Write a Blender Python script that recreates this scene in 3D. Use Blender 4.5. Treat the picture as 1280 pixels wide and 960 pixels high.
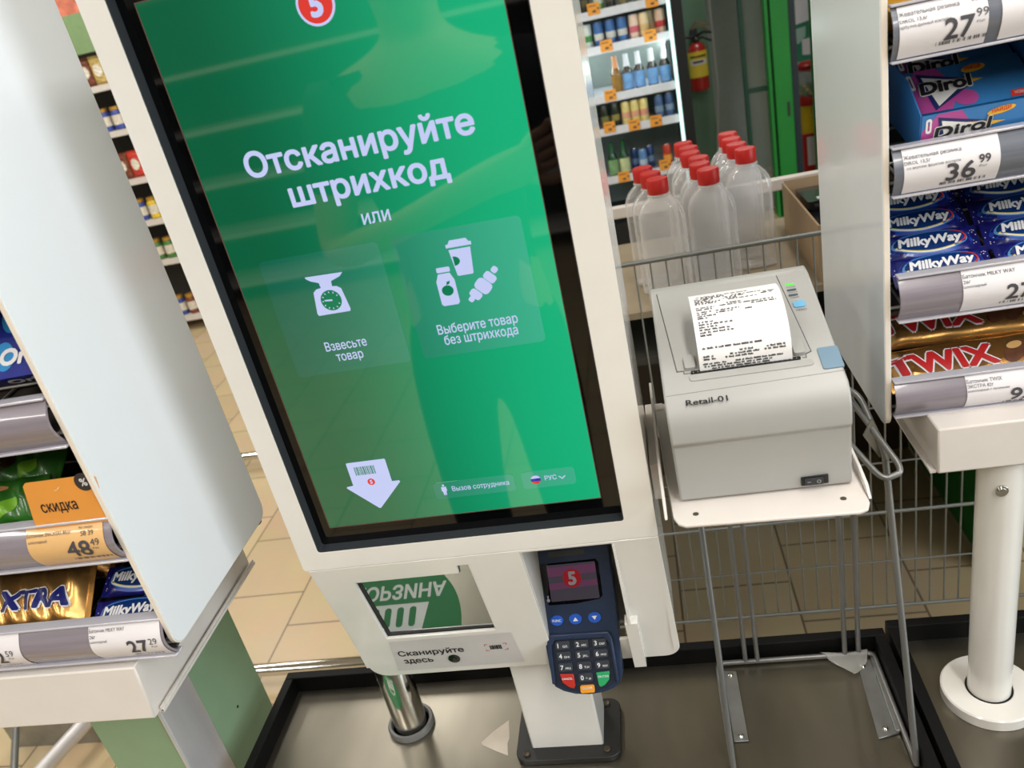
import bpy, bmesh, math, random
from mathutils import Vector, Matrix
from mathutils.geometry import tessellate_polygon, interpolate_bezier, delaunay_2d_cdt

for _o in list(bpy.data.objects):
    bpy.data.objects.remove(_o)
SC = bpy.context.scene
COL = SC.collection
H = 1.1                      # the numbers below are metres from the lower edge of the kiosk screen; the floor lies 1.1 below it
FLOOR, TABLE = -1.1, -0.38
PI = math.pi
rnd = random.Random(7)

# ------------------------------------------------------------------ camera, world, light, exposure
cam_d = bpy.data.cameras.new('camera'); cam = bpy.data.objects.new('camera', cam_d); COL.objects.link(cam)
cam_d.sensor_fit = 'HORIZONTAL'; cam_d.sensor_width = 36.0; cam_d.lens = 1006.645 * 36.0 / 1280.0
cam_d.clip_start = 0.02; cam_d.clip_end = 60
_r = Vector((0.9723, 0.1096, -0.2065)); _d = Vector((-0.1373, -0.4468, -0.8840)); _f = Vector((-0.1892, 0.8879, -0.4194))
_f.normalize(); _r = (_r - _r.dot(_f) * _f).normalized(); _d = _f.cross(_r)
cam.matrix_world = Matrix(((_r.x, -_d.x, -_f.x, 0.2093), (_r.y, -_d.y, -_f.y, -0.6208), (_r.z, -_d.z, -_f.z, 0.4201 + H), (0, 0, 0, 1)))
SC.camera = cam
cam_d.dof.use_dof = True; cam_d.dof.focus_distance = 0.86; cam_d.dof.aperture_fstop = 9.0
SC.view_settings.view_transform = 'Standard'; SC.view_settings.look = 'None'
SC.view_settings.gamma = 1.0; SC.view_settings.use_curve_mapping = False
SC.view_settings.exposure = 0.0
world = bpy.data.worlds.new('store_air'); SC.world = world; world.use_nodes = True
world.node_tree.nodes['Background'].inputs[0].default_value = (0.85, 0.93, 1.0, 1)
world.node_tree.nodes['Background'].inputs[1].default_value = 0.30
def lamp(name, loc, sx, sy, watts, color=(1, 0.95, 0.88), rot=(0, 0, 0)):
    l = bpy.data.lights.new(name, 'AREA'); l.shape = 'RECTANGLE'; l.size = sx; l.size_y = sy
    l.energy = watts; l.color = color
    o = bpy.data.objects.new(name, l); COL.objects.link(o); o.location = (loc[0], loc[1], loc[2] + H); o.rotation_euler = rot
    return o
for _x, _y, _w in ((-3.3, -2.3, 42), (-3.3, 0.6, 37), (-3.0, 3.2, 36), (-1.15, -2.3, 46), (-1.15, 0.4, 27), (-1.3, 3.2, 31), (1.0, -2.3, 32), (3.2, -2.3, 30), (0.9, 4.4, 17), (0.75, -0.35, 34)):
    lamp('ceiling_lamp', (_x, _y, 2.0), 0.22, 2.0 if _y < 4 else 0.8, _w, (1, 0.965, 0.92))
# daylight through the shop front at the right, behind the customer
lamp('window_daylight', (4.2, -1.6, 0.9), 3.0, 2.0, 125, (0.80, 0.90, 1.0), (0, math.radians(90), 0))

# ------------------------------------------------------------------ materials
def lin(c):
    def f(v):
        v /= 255.0
        return v / 12.92 if v <= 0.04045 else ((v + 0.055) / 1.055) ** 2.4
    return (f(c[0]), f(c[1]), f(c[2]), 1.0)
MATS = {}
def M(name, c=(200, 200, 200), rough=0.5, metal=0.0, coat=0.0, emit=None, es=1.0, noise=0.04, nscale=30.0, spec=0.5, trans=0.0, ior=1.45, bump=0.0, alpha=1.0, stretch=None):
    if name in MATS: return MATS[name]
    m = bpy.data.materials.new(name); m.use_nodes = True; MATS[name] = m
    nt = m.node_tree; b = nt.nodes['Principled BSDF']
    base = lin(c)
    b.inputs['Roughness'].default_value = rough; b.inputs['Metallic'].default_value = metal
    b.inputs['Coat Weight'].default_value = coat; b.inputs['Coat Roughness'].default_value = 0.04
    b.inputs['Specular IOR Level'].default_value = spec; b.inputs['IOR'].default_value = ior
    b.inputs['Transmission Weight'].default_value = trans; b.inputs['Alpha'].default_value = alpha
    if emit is not None:
        b.inputs['Emission Color'].default_value = lin(emit); b.inputs['Emission Strength'].default_value = es
    tc = nt.nodes.new('ShaderNodeTexCoord'); nz = nt.nodes.new('ShaderNodeTexNoise')
    nz.inputs['Scale'].default_value = nscale; nz.inputs['Detail'].default_value = 3
    if stretch:
        mp = nt.nodes.new('ShaderNodeMapping'); mp.inputs['Scale'].default_value = stretch
        nt.links.new(tc.outputs['Object'], mp.inputs[0]); nt.links.new(mp.outputs[0], nz.inputs['Vector'])
    else:
        nt.links.new(tc.outputs['Object'], nz.inputs['Vector'])
    rp = nt.nodes.new('ShaderNodeValToRGB')
    rp.color_ramp.elements[0].position = 0.3; rp.color_ramp.elements[1].position = 0.7
    rp.color_ramp.elements[0].color = tuple(max(0, v * (1 - noise)) for v in base[:3]) + (1,)
    rp.color_ramp.elements[1].color = tuple(min(1, v * (1 + noise)) for v in base[:3]) + (1,)
    nt.links.new(nz.outputs[0], rp.inputs[0]); nt.links.new(rp.outputs[0], b.inputs['Base Color'])
    if bump:
        bp = nt.nodes.new('ShaderNodeBump'); bp.inputs['Strength'].default_value = bump; bp.inputs['Distance'].default_value = 0.002
        nt.links.new(nz.outputs[0], bp.inputs['Height']); nt.links.new(bp.outputs[0], b.inputs['Normal'])
    return m
def screen_mat(name, c0, c1, x0, x1, z0, z1):
    """emissive picture gradient of the display: c0 lower left, c1 upper right"""
    m = bpy.data.materials.new(name); m.use_nodes = True; MATS[name] = m
    nt = m.node_tree; b = nt.nodes['Principled BSDF']
    b.inputs['Base Color'].default_value = (0.004, 0.004, 0.004, 1); b.inputs['Roughness'].default_value = 0.03
    b.inputs['Emission Strength'].default_value = 1.0; b.inputs['IOR'].default_value = 1.75
    tc = nt.nodes.new('ShaderNodeTexCoord'); sp = nt.nodes.new('ShaderNodeSeparateXYZ'); nt.links.new(tc.outputs['Object'], sp.inputs[0])
    def rng(sock, a, c):
        n = nt.nodes.new('ShaderNodeMapRange'); n.inputs[1].default_value = a; n.inputs[2].default_value = c
        n.interpolation_type = 'SMOOTHSTEP'
        nt.links.new(sock, n.inputs[0]); return n.outputs[0]
    a = rng(sp.outputs[0], x0, x1); c = rng(sp.outputs[2], z0, z1)
    mu = nt.nodes.new('ShaderNodeMath'); mu.operation = 'MULTIPLY_ADD'; mu.inputs[1].default_value = 0.72; mu.inputs[2].default_value = 0.28
    ad = nt.nodes.new('ShaderNodeMath'); ad.operation = 'MULTIPLY'
    nt.links.new(c, mu.inputs[0]); nt.links.new(a, ad.inputs[0]); nt.links.new(mu.outputs[0], ad.inputs[1])
    mx = nt.nodes.new('ShaderNodeMix'); mx.data_type = 'RGBA'
    nt.links.new(ad.outputs[0], mx.inputs[0]); mx.inputs[6].default_value = lin(c0); mx.inputs[7].default_value = lin(c1)
    nt.links.new(mx.outputs[2], b.inputs['Emission Color'])
    return m
def tile_mat():
    m = bpy.data.materials.new('beige_floor_tile'); m.use_nodes = True
    nt = m.node_tree; b = nt.nodes['Principled BSDF']
    tc = nt.nodes.new('ShaderNodeTexCoord'); mp = nt.nodes.new('ShaderNodeMapping')
    mp.inputs['Rotation'].default_value = (0, 0, PI / 2)
    mp.inputs['Location'].default_value = (0.073, 1.0085, 0)
    br = nt.nodes.new('ShaderNodeTexBrick')
    br.offset = 0.5; br.inputs['Scale'].default_value = 1.0
    br.inputs['Brick Width'].default_value = 0.303; br.inputs['Row Height'].default_value = 0.2925
    br.inputs['Mortar Size'].default_value = 0.0028; br.inputs['Mortar Smooth'].default_value = 0.1; br.inputs['Bias'].default_value = 0
    br.inputs['Color1'].default_value = lin((206, 184, 146)); br.inputs['Color2'].default_value = lin((198, 176, 138)); br.inputs['Mortar'].default_value = lin((122, 106, 84))
    nz = nt.nodes.new('ShaderNodeTexNoise'); nz.inputs['Scale'].default_value = 6; nz.inputs['Detail'].default_value = 6
    mx = nt.nodes.new('ShaderNodeMix'); mx.data_type = 'RGBA'; mx.blend_type = 'MULTIPLY'; mx.inputs[0].default_value = 0.22
    nt.links.new(tc.outputs['Object'], mp.inputs[0]); nt.links.new(mp.outputs[0], br.inputs[0]); nt.links.new(tc.outputs['Object'], nz.inputs[0])
    nt.links.new(br.outputs[0], mx.inputs[6]); nt.links.new(nz.outputs[1], mx.inputs[7]); nt.links.new(mx.outputs[2], b.inputs['Base Color'])
    b.inputs['Roughness'].default_value = 0.32
    return m

WHITE = M('warm_white_paint', (227, 224, 217), 0.16, coat=0.35, noise=0.015)
WHITEM = M('white_painted_metal', (217, 210, 203), 0.35, coat=0.1, noise=0.02)
PANEL = M('white_gloss_panel', (220, 225, 229), 0.20, coat=0.6, noise=0.012, nscale=4)
CREAM = M('cream_edge', (232, 222, 208), 0.4)
BLACK = M('black_plastic', (14, 15, 16), 0.4)
GLOSSB = M('black_glass', (5, 6, 7), 0.03, spec=0.5, noise=0.02)
CHAR = M('charcoal_ledge', (44, 48, 52), 0.5)
STEEL = M('brushed_steel', (134, 129, 117), 0.315, metal=0.92, noise=0.22, nscale=9, stretch=(1.0, 0.35, 1.0))
CHROME = M('chrome', (205, 203, 198), 0.09, metal=1.0, noise=0.03)
WIRE = M('grey_wire', (128, 128, 126), 0.35, metal=0.55, noise=0.06)
ZINC = M('zinc_plate', (150, 152, 152), 0.33, metal=0.75, noise=0.1)
ALU = M('aluminium_profile', (206, 202, 202), 0.33, metal=0.35, noise=0.08, stretch=(1, 1, 0.1))
BLACKM = M('black_rim', (6, 6, 6), 0.6, spec=0.25, noise=0.1)
INK = M('black_ink', (26, 26, 30), 0.6)
INKG = M('grey_ink', (70, 68, 74), 0.6)
PAPER = M('white_paper', (226, 222, 224), 0.45, coat=0.4, noise=0.015)
LAV = M('screen_white', (6, 6, 6), 0.03, emit=(196, 204, 244))

# ------------------------------------------------------------------ geometry helpers
class Fr:
    """a plane in space: u, v on it and n out of it"""
    def __init__(s, o, u, v, n=None):
        s.o = Vector(o); s.u = Vector(u).normalized(); s.v = Vector(v).normalized()
        s.n = Vector(n).normalized() if n is not None else s.u.cross(s.v)
    def __call__(s, u, v, n=0.0): return s.o + u * s.u + v * s.v + n * s.n
def front(y, x=0, z=0): return Fr((x, y, z), (1, 0, 0), (0, 0, 1), (0, -1, 0))
def flat(z, x=0, y=0): return Fr((x, y, z), (1, 0, 0), (0, 1, 0), (0, 0, 1))
def side(x): return Fr((x, 0, 0), (0, 1, 0), (0, 0, 1), (1, 0, 0))
def rr(u0, v0, u1, v1, r, k=5):
    out = []
    for cu, cv, a in ((u1 - r, v0 + r, -90), (u1 - r, v1 - r, 0), (u0 + r, v1 - r, 90), (u0 + r, v0 + r, 180)):
        for i in range(k + 1):
            t = math.radians(a + 90 * i / k); out.append((cu + r * math.cos(t), cv + r * math.sin(t)))
    return out
def circ(u, v, r, k=28, ru=None): return [(u + (ru or r) * math.cos(2 * PI * i / k), v + r * math.sin(2 * PI * i / k)) for i in range(k)]
def rot2(p, a, c=(0, 0)):
    s, k = math.sin(a), math.cos(a)
    return [(c[0] + (x - c[0]) * k - (y - c[1]) * s, c[1] + (x - c[0]) * s + (y - c[1]) * k) for x, y in p]
_tc = bpy.data.curves.new('lettering', 'FONT'); _to = bpy.data.objects.new('lettering', _tc); COL.objects.link(_to)
_TX = {}
def glyphs(body, bold, res=2, space=1.0):
    k = (body, round(bold, 4), res, space)
    if k in _TX: return _TX[k]
    _tc.body = body; _tc.size = 1.0; _tc.offset = bold; _tc.resolution_u = res; _tc.space_character = space
    bpy.context.view_layer.update()
    dg = bpy.context.evaluated_depsgraph_get()
    cu = _to.to_curve(dg); loops = []
    for sp in cu.splines:
        P = []; bp = sp.bezier_points; n = len(bp)
        for i in range(n):
            p0, p1 = bp[i], bp[(i + 1) % n]
            ch = (p1.co - p0.co).length
            straight = (p0.handle_right - p0.co).cross(p1.co - p0.co).length < 1e-4 * ch and (p1.handle_left - p1.co).cross(p1.co - p0.co).length < 1e-4 * ch
            q = interpolate_bezier(p0.co, p0.handle_right, p1.handle_left, p1.co, 2 if straight else res + 2)
            P += [(v.x, v.y) for v in q[:-1]]
        Q = []
        for p in P:
            if not Q or (p[0] - Q[-1][0]) ** 2 + (p[1] - Q[-1][1]) ** 2 > 1e-7: Q.append(p)
        if len(Q) > 2 and (Q[0][0] - Q[-1][0]) ** 2 + (Q[0][1] - Q[-1][1]) ** 2 < 1e-7: Q.pop()
        if len(Q) > 2: loops.append(Q)
    _to.to_curve_clear()
    vs, fs = [], []
    if loops:
        # constrained triangulation of all outlines together, keeping what lies inside by winding number
        pts = [Vector(p) for P in loops for p in P]; ed = []; o_ = 0
        for P in loops:
            ed += [(o_ + i, o_ + (i + 1) % len(P)) for i in range(len(P))]; o_ += len(P)
        cv, _, cf, _, _, _ = delaunay_2d_cdt(pts, ed, [], 0, 1e-5)
        boxes = [(min(p[0] for p in P), max(p[0] for p in P), P) for P in loops]
        def wind(x, y):
            w = 0
            for x0_, x1_, P in boxes:
                if x < x0_ or x > x1_: continue
                for i in range(len(P)):
                    (ax, ay), (bx, by) = P[i - 1], P[i]
                    if (ay <= y) != (by <= y):
                        t = (bx - ax) * (y - ay) / (by - ay) + ax
                        if t > x: w += 1 if by > ay else -1
            return w
        vs = [(v.x, v.y) for v in cv]
        for f in cf:
            cx = sum(vs[i][0] for i in f) / len(f); cy = sum(vs[i][1] for i in f) / len(f)
            if wind(cx, cy): fs.append(tuple(f))
    _TX[k] = (vs, fs); return _TX[k]
class B:
    def __init__(s): s.v, s.f, s.m = [], [], []
    def add(s, vs, fs, m=0):
        k = len(s.v); s.v += [Vector(v) for v in vs]
        for f in fs: s.f.append(tuple(i + k for i in f)); s.m.append(m)
        return s
    def box(s, x0, x1, y0, y1, z0, z1, m=0, fr=None):
        p = [(x, y, z) for z in (z0, z1) for y in (y0, y1) for x in (x0, x1)]
        if fr: p = [fr(*q) for q in p]
        return s.add(p, [(0, 2, 3, 1), (4, 5, 7, 6), (0, 1, 5, 4), (2, 6, 7, 3), (0, 4, 6, 2), (1, 3, 7, 5)], m)
    def prism(s, poly, fr, d0=0.0, d1=0.001, m=0, holes=(), cap0=True, cap1=True, ms=None):
        loops = [list(poly)] + [list(h) for h in holes]
        tris = tessellate_polygon([[Vector((a, b, 0)) for a, b in l] for l in loops])
        allp = [p for l in loops for p in l]; n = len(allp)
        vs = [fr(a, b, d0) for a, b in allp] + [fr(a, b, d1) for a, b in allp]
        fs = []; mi = []
        if cap0: fs += [tuple(reversed(t)) for t in tris]
        if cap1: fs += [tuple(i + n for i in t) for t in tris]
        k0 = len(fs); k = 0
        for l in loops:
            q = len(l)
            for i in range(q):
                a, b = k + i, k + (i + 1) % q
                fs.append((a, b, b + n, a + n))
            k += q
        kk = len(s.v); s.v += [Vector(v) for v in vs]
        for j, f in enumerate(fs): s.f.append(tuple(i + kk for i in f)); s.m.append(m if (j < k0 or ms is None) else ms)
        return s
    def decal(s, poly, fr, n=0.0003, m=0, holes=()):
        loops = [list(poly)] + [list(h) for h in holes]
        tris = tessellate_polygon([[Vector((a, b, 0)) for a, b in l] for l in loops])
        return s.add([fr(a, b, n) for l in loops for a, b in l], tris, m)
    def text(s, body, fr, u0, v0, cap, w=None, m=0, n=0.0004, bold=0.0, align='L', shear=0.0, cuts=0, res=2, rot=0.0, space=1.0):
        vs, fs = glyphs(body, 0.0, res, space)
        if not vs: return s
        k = cap / 0.69; xa = min(v[0] for v in vs); xb = max(v[0] for v in vs)
        sx = (w / (xb - xa)) if w else k
        wd = (xb - xa) * sx
        off = {'L': 0, 'C': -wd / 2, 'R': -wd}[align]
        pts = [((x - xa) * sx + off + shear * y * k, y * k) for x, y in vs]
        if rot: pts = rot2(pts, rot)
        pts = [(u0 + a, v0 + b) for a, b in pts]
        if cuts:
            bm = bmesh.new(); bv = [bm.verts.new((a, b, 0)) for a, b in pts]
            for f in fs:
                try: bm.faces.new([bv[i] for i in f])
                except ValueError: pass
            lo = min(p[1] for p in pts); hi = max(p[1] for p in pts)
            for i in range(1, cuts):
                bmesh.ops.bisect_plane(bm, geom=bm.verts[:] + bm.edges[:] + bm.faces[:], plane_co=(0, lo + (hi - lo) * i / cuts, 0), plane_no=(0, 1, 0))
            bm.verts.index_update()
            pts = [(v.co.x, v.co.y) for v in bm.verts]; fs = [tuple(v.index for v in f.verts) for f in bm.faces]; bm.free()
        sh = [(0, 0)]
        if bold:
            q = 4 if bold < 0.015 else 8; sh += [(bold * k * math.cos(2 * PI * (i + 0.5) / q), bold * k * math.sin(2 * PI * (i + 0.5) / q)) for i in range(q)]
        for i, (da, db) in enumerate(sh): s.add([fr(a + da, b + db, n + i * 2e-6) for a, b in pts], fs, m)
        return s
    def disc(s, fr, cu, cv, ru, rv, n=0.0004, m=0, r0=0.0, a0=0.0, a1=2 * PI, rings=4, seg=28, tilt=0.0):
        vs = []; fs = []
        for i in range(rings + 1):
            r = r0 + (1 - r0) * i / rings
            for j in range(seg + 1):
                a = a0 + (a1 - a0) * j / seg; x, y = rot2([(r * ru * math.cos(a), r * rv * math.sin(a))], tilt)[0]
                vs.append(fr(cu + x, cv + y, n))
        for i in range(rings):
            for j in range(seg): fs.append((i * (seg + 1) + j, i * (seg + 1) + j + 1, (i + 1) * (seg + 1) + j + 1, (i + 1) * (seg + 1) + j))
        return s.add(vs, fs, m)
    def sheet(s, nu, nv, fn, m=0, closeu=False, closev=False):
        k = [fn(i / nu, j / nv) for j in range(nv + (0 if closev else 1)) for i in range(nu + (0 if closeu else 1))]
        W = nu + (0 if closeu else 1); Hh = nv + (0 if closev else 1)
        fs = [(j * W + i, j * W + (i + 1) % W, ((j + 1) % Hh) * W + (i + 1) % W, ((j + 1) % Hh) * W + i) for j in range(nv) for i in range(nu)]
        return s.add(k, fs, m)
    def tube(s, pts, r, n=10, m=0, rad=None):
        pts = [Vector(p) for p in pts]; vs = []; fs = []; prev = None
        for i, p in enumerate(pts):
            t = (pts[min(i + 1, len(pts) - 1)] - pts[max(i - 1, 0)]).normalized()
            if prev is None:
                a = Vector((0, 0, 1)) if abs(t.z) < 0.9 else Vector((1, 0, 0)); x = t.cross(a).normalized()
            else: x = (prev - prev.dot(t) * t).normalized()
            prev = x; y = t.cross(x); q = rad[i] if rad else r
            vs += [p + q * (math.cos(2 * PI * k / n) * x + math.sin(2 * PI * k / n) * y) for k in range(n)]
        for i in range(len(pts) - 1):
            for k in range(n):
                fs.append((i * n + k, i * n + (k + 1) % n, (i + 1) * n + (k + 1) % n, (i + 1) * n + k))
        fs.append(tuple(range(n - 1, -1, -1))); L = (len(pts) - 1) * n; fs.append(tuple(L + k for k in range(n)))
        return s.add(vs, fs, m)
    def lathe(s, prof, c=(0, 0, 0), n=28, m=0, sx=1.0, sy=1.0, ms=None, sq=None):
        """profile of (r, z); sq > 2 squares the section off"""
        vs = []; W = n
        for r, z in prof:
            for k in range(n):
                a = 2 * PI * k / n; ca, sa = math.cos(a), math.sin(a)
                if sq:
                    e = 2.0 / (sq if r > 0.021 else 2.0); ca = math.copysign(abs(ca) ** e, ca); sa = math.copysign(abs(sa) ** e, sa)
                fx, fy = (sx, sy) if r > 0.021 or not sq else (1, 1)
                vs.append((c[0] + r * ca * fx, c[1] + r * sa * fy, c[2] + z))
        fs = []; mi = []
        for i in range(len(prof) - 1):
            for k in range(n): fs.append((i * W + k, i * W + (k + 1) % W, (i + 1) * W + (k + 1) % W, (i + 1) * W + k)); mi.append(ms[i] if ms else m)
        fs.append(tuple(range(n - 1, -1, -1))); mi.append(ms[0] if ms else m)
        L = (len(prof) - 1) * W; fs.append(tuple(L + k for k in range(n))); mi.append(ms[-1] if ms else m)
        kk = len(s.v); s.v += [Vector(v) for v in vs]
        for f, q in zip(fs, mi): s.f.append(tuple(i + kk for i in f)); s.m.append(q)
        return s
    def mesh(s, name, mats, org=(0, 0, 0), smooth=True, weld=False):
        o = Vector(org); me = bpy.data.meshes.new(name)
        me.from_pydata([tuple(v - o) for v in s.v], [], s.f)
        for mt in (mats if isinstance(mats, (list, tuple)) else [mats]): me.materials.append(mt)
        for p, q in zip(me.polygons, s.m): p.material_index = q
        bm = bmesh.new(); bm.from_mesh(me)
        bmesh.ops.recalc_face_normals(bm, faces=bm.faces)
        bm.to_mesh(me); bm.free()
        if smooth:
            me.shade_smooth(); me.set_sharp_from_angle(angle=math.radians(38))
        return me
def setp(o, label=None, cat=None, group=None, kind=None):
    if label: o['label'] = label
    if cat: o['category'] = cat
    if group: o['group'] = group
    if kind: o['kind'] = kind
    return o
def bev(o, w, seg=2, ang=40):
    if w:
        m = o.modifiers.new('bevel', 'BEVEL'); m.width = w; m.segments = seg; m.limit_method = 'ANGLE'; m.angle_limit = math.radians(ang)
        m.harden_normals = False
    return o
class T:
    """one thing: an Empty at its base; parts are given in room numbers (local=False) or round the base (local=True)"""
    def __init__(s, name, label, cat, loc, group=None, local=False, rot=(0, 0, 0)):
        s.o = bpy.data.objects.new(name, None); COL.objects.link(s.o); s.o.empty_display_size = 0.03
        s.o.location = (loc[0], loc[1], loc[2] + H); s.o.rotation_euler = rot; s.loc = (0, 0, 0) if local else loc
        setp(s.o, label, cat, group)
    def part(s, name, b, mats, parent=None, bevel=0, label=None, seg=2, smooth=True):
        o = bpy.data.objects.new(name, b.mesh(name, mats, s.loc, smooth)); COL.objects.link(o); o.parent = parent or s.o
        if label: o['label'] = label
        return bev(o, bevel, seg)
def solo(name, b, mats, label, cat, org, group=None, bevel=0, kind=None, local=False, rot=(0, 0, 0), smooth=True):
    o = bpy.data.objects.new(name, b.mesh(name, mats, (0, 0, 0) if local else org, smooth)); COL.objects.link(o)
    o.location = (org[0], org[1], org[2] + H); o.rotation_euler = rot
    setp(o, label, cat, group, kind); return bev(o, bevel)
def copy_tree(o, parent=None):
    c = o.copy(); COL.objects.link(c)
    if parent: c.parent = parent
    for ch in list(o.children): copy_tree(ch, c)
    return c
def place(o, loc, label, rot=None):
    o.location = (loc[0], loc[1], loc[2] + H); o['label'] = label
    if rot is not None: o.rotation_euler = rot
    return o
def struct(name, b, mats, org=(0, 0, 0), bevel=0):
    return solo(name, b, mats, None, None, org, kind='structure', bevel=bevel)

# ------------------------------------------------------------------ the room
struct('floor', B().box(-5, 5, -5, 7, FLOOR - 0.05, FLOOR), tile_mat(), (0, 0, FLOOR))
WALLG = M('grey_green_wall', (104, 136, 114), 0.7, noise=0.08, nscale=3)
struct('wall_back', B().box(-5, 0.76, 5.10, 5.2, FLOOR, 2.1).box(1.5, 5, 5.1, 5.2, FLOOR, 2.1).box(0.76, 1.5, 5.1, 5.2, 1.0, 2.1), WALLG, (0, 5.1, FLOOR))
WALLW = M('pale_store_wall', (150, 152, 140), 0.7, noise=0.05, nscale=3)
struct('wall_left', B().box(-5.1, -5, -5, 5.2, FLOOR, 2.1), WALLW, (-5, 0, FLOOR))
struct('wall_right', B().box(5, 5.1, -5, 5.2, FLOOR, 2.1), WALLW, (5, 0, FLOOR))
struct('wall_front', B().box(-5, 5, -5.1, -5, FLOOR, 2.1), WALLW, (0, -5, FLOOR))
struct('ceiling', B().box(-5, 5, -5, 5.2, 2.1, 2.2), M('ceiling_tile', (205, 206, 204), 0.8), (0, 0, 2.1))

# ------------------------------------------------------------------ steel tables
def steel_table(name, label, x0, x1, y0, y1):
    t = T(name, label, 'table', ((x0 + x1) / 2, (y0 + y1) / 2, FLOOR))
    w = 0.013; top = TABLE + 0.025
    t.part('steel_top', B().box(x0 + w, x1 - w, y0 + w, y1 - w, TABLE - 0.02, TABLE), STEEL)
    r = B()
    r.box(x0, x1, y1 - w, y1, TABLE - 0.05, top).box(x0, x1, y0, y0 + w, TABLE - 0.05, top)
    r.box(x0, x0 + w, y0 + w, y1 - w, TABLE - 0.05, top).box(x1 - w, x1, y0 + w, y1 - w, TABLE - 0.05, top)
    t.part('rim', r, BLACKM, bevel=0.0012)
    t.part('apron', B().box(x0 + 0.03, x1 - 0.03, y0 + 0.03, y1 - 0.03, TABLE - 0.09, TABLE - 0.02), BLACK)
    for lx in (x0 + 0.05, x1 - 0.09):
        for ly in (y0 + 0.05, y1 - 0.12):
            t.part('leg', B().box(lx, lx + 0.04, ly, ly + 0.04, FLOOR, TABLE - 0.08), BLACK, bevel=0.002)
    return t
steel_table('steel_table', 'stainless steel table with raised black rim under the self-checkout kiosk', -0.372, 0.4245, -0.45, 0.176)
steel_table('steel_table', 'stainless steel table with black rim that carries the round white post at the right', 0.4300, 1.30, -0.45, 0.188)

# ------------------------------------------------------------------ self-checkout kiosk
k = T('checkout_kiosk', 'white self-checkout kiosk with a tall green touch screen standing on the steel table', 'kiosk', (0.034, 0.07, TABLE))
FH = front(-0.012)
hb = B().prism(rr(-0.1715, -0.041, 0.1810, 0.56, 0.004), FH, -0.016, 0.0, holes=[rr(-0.1495, -0.0205, 0.1525, 0.505, 0.003)])
hb.box(-0.1710, 0.1805, 0.0045, 0.13, -0.040, 0.5595)
housing = k.part('housing', hb, WHITE, bevel=0.0035, seg=3)
k.part('bezel_ledge', B().prism(rr(-0.1495, -0.0205, 0.1525, 0.505, 0.003), FH, -0.0155, -0.0006, holes=[rr(-0.1486, -0.0196, 0.1516, 0.504, 0.0025)]), CHAR)
k.part('front_glass', B().box(-0.1486, 0.1516, 0.0004, 0.004, -0.0196, 0.504), GLOSSB)
disp = k.part('display', B().box(-0.134, 0.134, -0.0002, 0.003, 0.0, 0.476), screen_mat('display_green', (0, 92, 58), (20, 178, 122), -0.15, 0.12, 0.02, 0.46))
k.part('display_edge', B().prism(rr(-0.1348, -0.0008, 0.1348, 0.4768, 0.0005), front(0), 0.0, 0.0004, holes=[rr(-0.134, 0.0, 0.134, 0.476, 0.0004)]), M('display_edge_line', (92, 70, 62), 0.4))
FS = front(0.0)
c0 = screen_mat('display_card', (10, 96, 72), (62, 176, 138), -0.16, 0.12, 0.02, 0.42)
c1 = screen_mat('display_card_bright', (16, 108, 80), (62, 180, 142), -0.10, 0.12, 0.02, 0.42)
def card(u0, v0, u1, v1, r, mt): k.part('screen_button', B().prism(rr(u0, v0, u1, v1, r), FS, 0.0004, 0.0006, cap0=False), mt, parent=disp, smooth=False)
card(-0.111, 0.1625, -0.005, 0.271, 0.004, c0); card(0.0065, 0.1625, 0.114, 0.2713, 0.004, c1)
card(-0.019, 0.0185, 0.0585, 0.0363, 0.003, c0); card(0.0657, 0.0185, 0.115, 0.0366, 0.003, c0)
def word(body, u, v, cap, w, n, bold, name='screen_text'): k.part(name, B().text(body, FS, u, v, cap, w=w, n=n, bold=bold, res=3 if cap > 0.01 else 2), LAV, parent=disp, smooth=False)
word('Отсканируйте', -0.0930, 0.3390, 0.0180, 0.1868, 0.0008, 0.030, 'screen_headline')
word('штрихкод', -0.0645, 0.3105, 0.0180, 0.1315, 0.0008, 0.030, 'screen_headline')
word('или', -0.0118, 0.2860, 0.0112, 0.0234, 0.0008, 0.010)
word('Взвесьте', -0.0775, 0.1834, 0.0080, 0.0380, 0.0010, 0.010)
word('товар', -0.0704, 0.1728, 0.0080, 0.0246, 0.0010, 0.010)
word('Выберите товар', 0.0249, 0.1828, 0.0082, 0.0695, 0.0010, 0.010)
word('без штрихкода', 0.0285, 0.1726, 0.0082, 0.0640, 0.0010, 0.010)
word('Вызов сотрудника', -0.0015, 0.0258, 0.0050, 0.0548, 0.0010, 0.006)
word('РУС', 0.0870, 0.0258, 0.0046, 0.0108, 0.0010, 0.012)
k.part('screen_chevron', B().decal([(0.1005, 0.0290), (0.0998, 0.0283), (0.1031, 0.0252), (0.1064, 0.0283), (0.1057, 0.0290), (0.1031, 0.0266)], FS, 0.0010), LAV, parent=disp, smooth=False)
SG = M('screen_dark_green', (4, 6, 5), 0.03, emit=(14, 122, 82))
SR = M('screen_red', (4, 4, 4), 0.03, emit=(222, 62, 52))
SB = M('screen_blue', (4, 4, 4), 0.03, emit=(42, 58, 168))
i_ = B()
i_.decal(circ(0.0, 0.4478, 0.0146), FS, 0.0008, 0); i_.decal(circ(0.0, 0.4478, 0.0128), FS, 0.0010, 2)
i_.text('5', FS, 0.0, 0.4403, 0.0150, n=0.0012, m=0, bold=0.045, align='C')
k.part('screen_logo', i_, [LAV, SG, SR, SB], parent=disp, smooth=False)
s_ = B()   # kitchen scale picture
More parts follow.
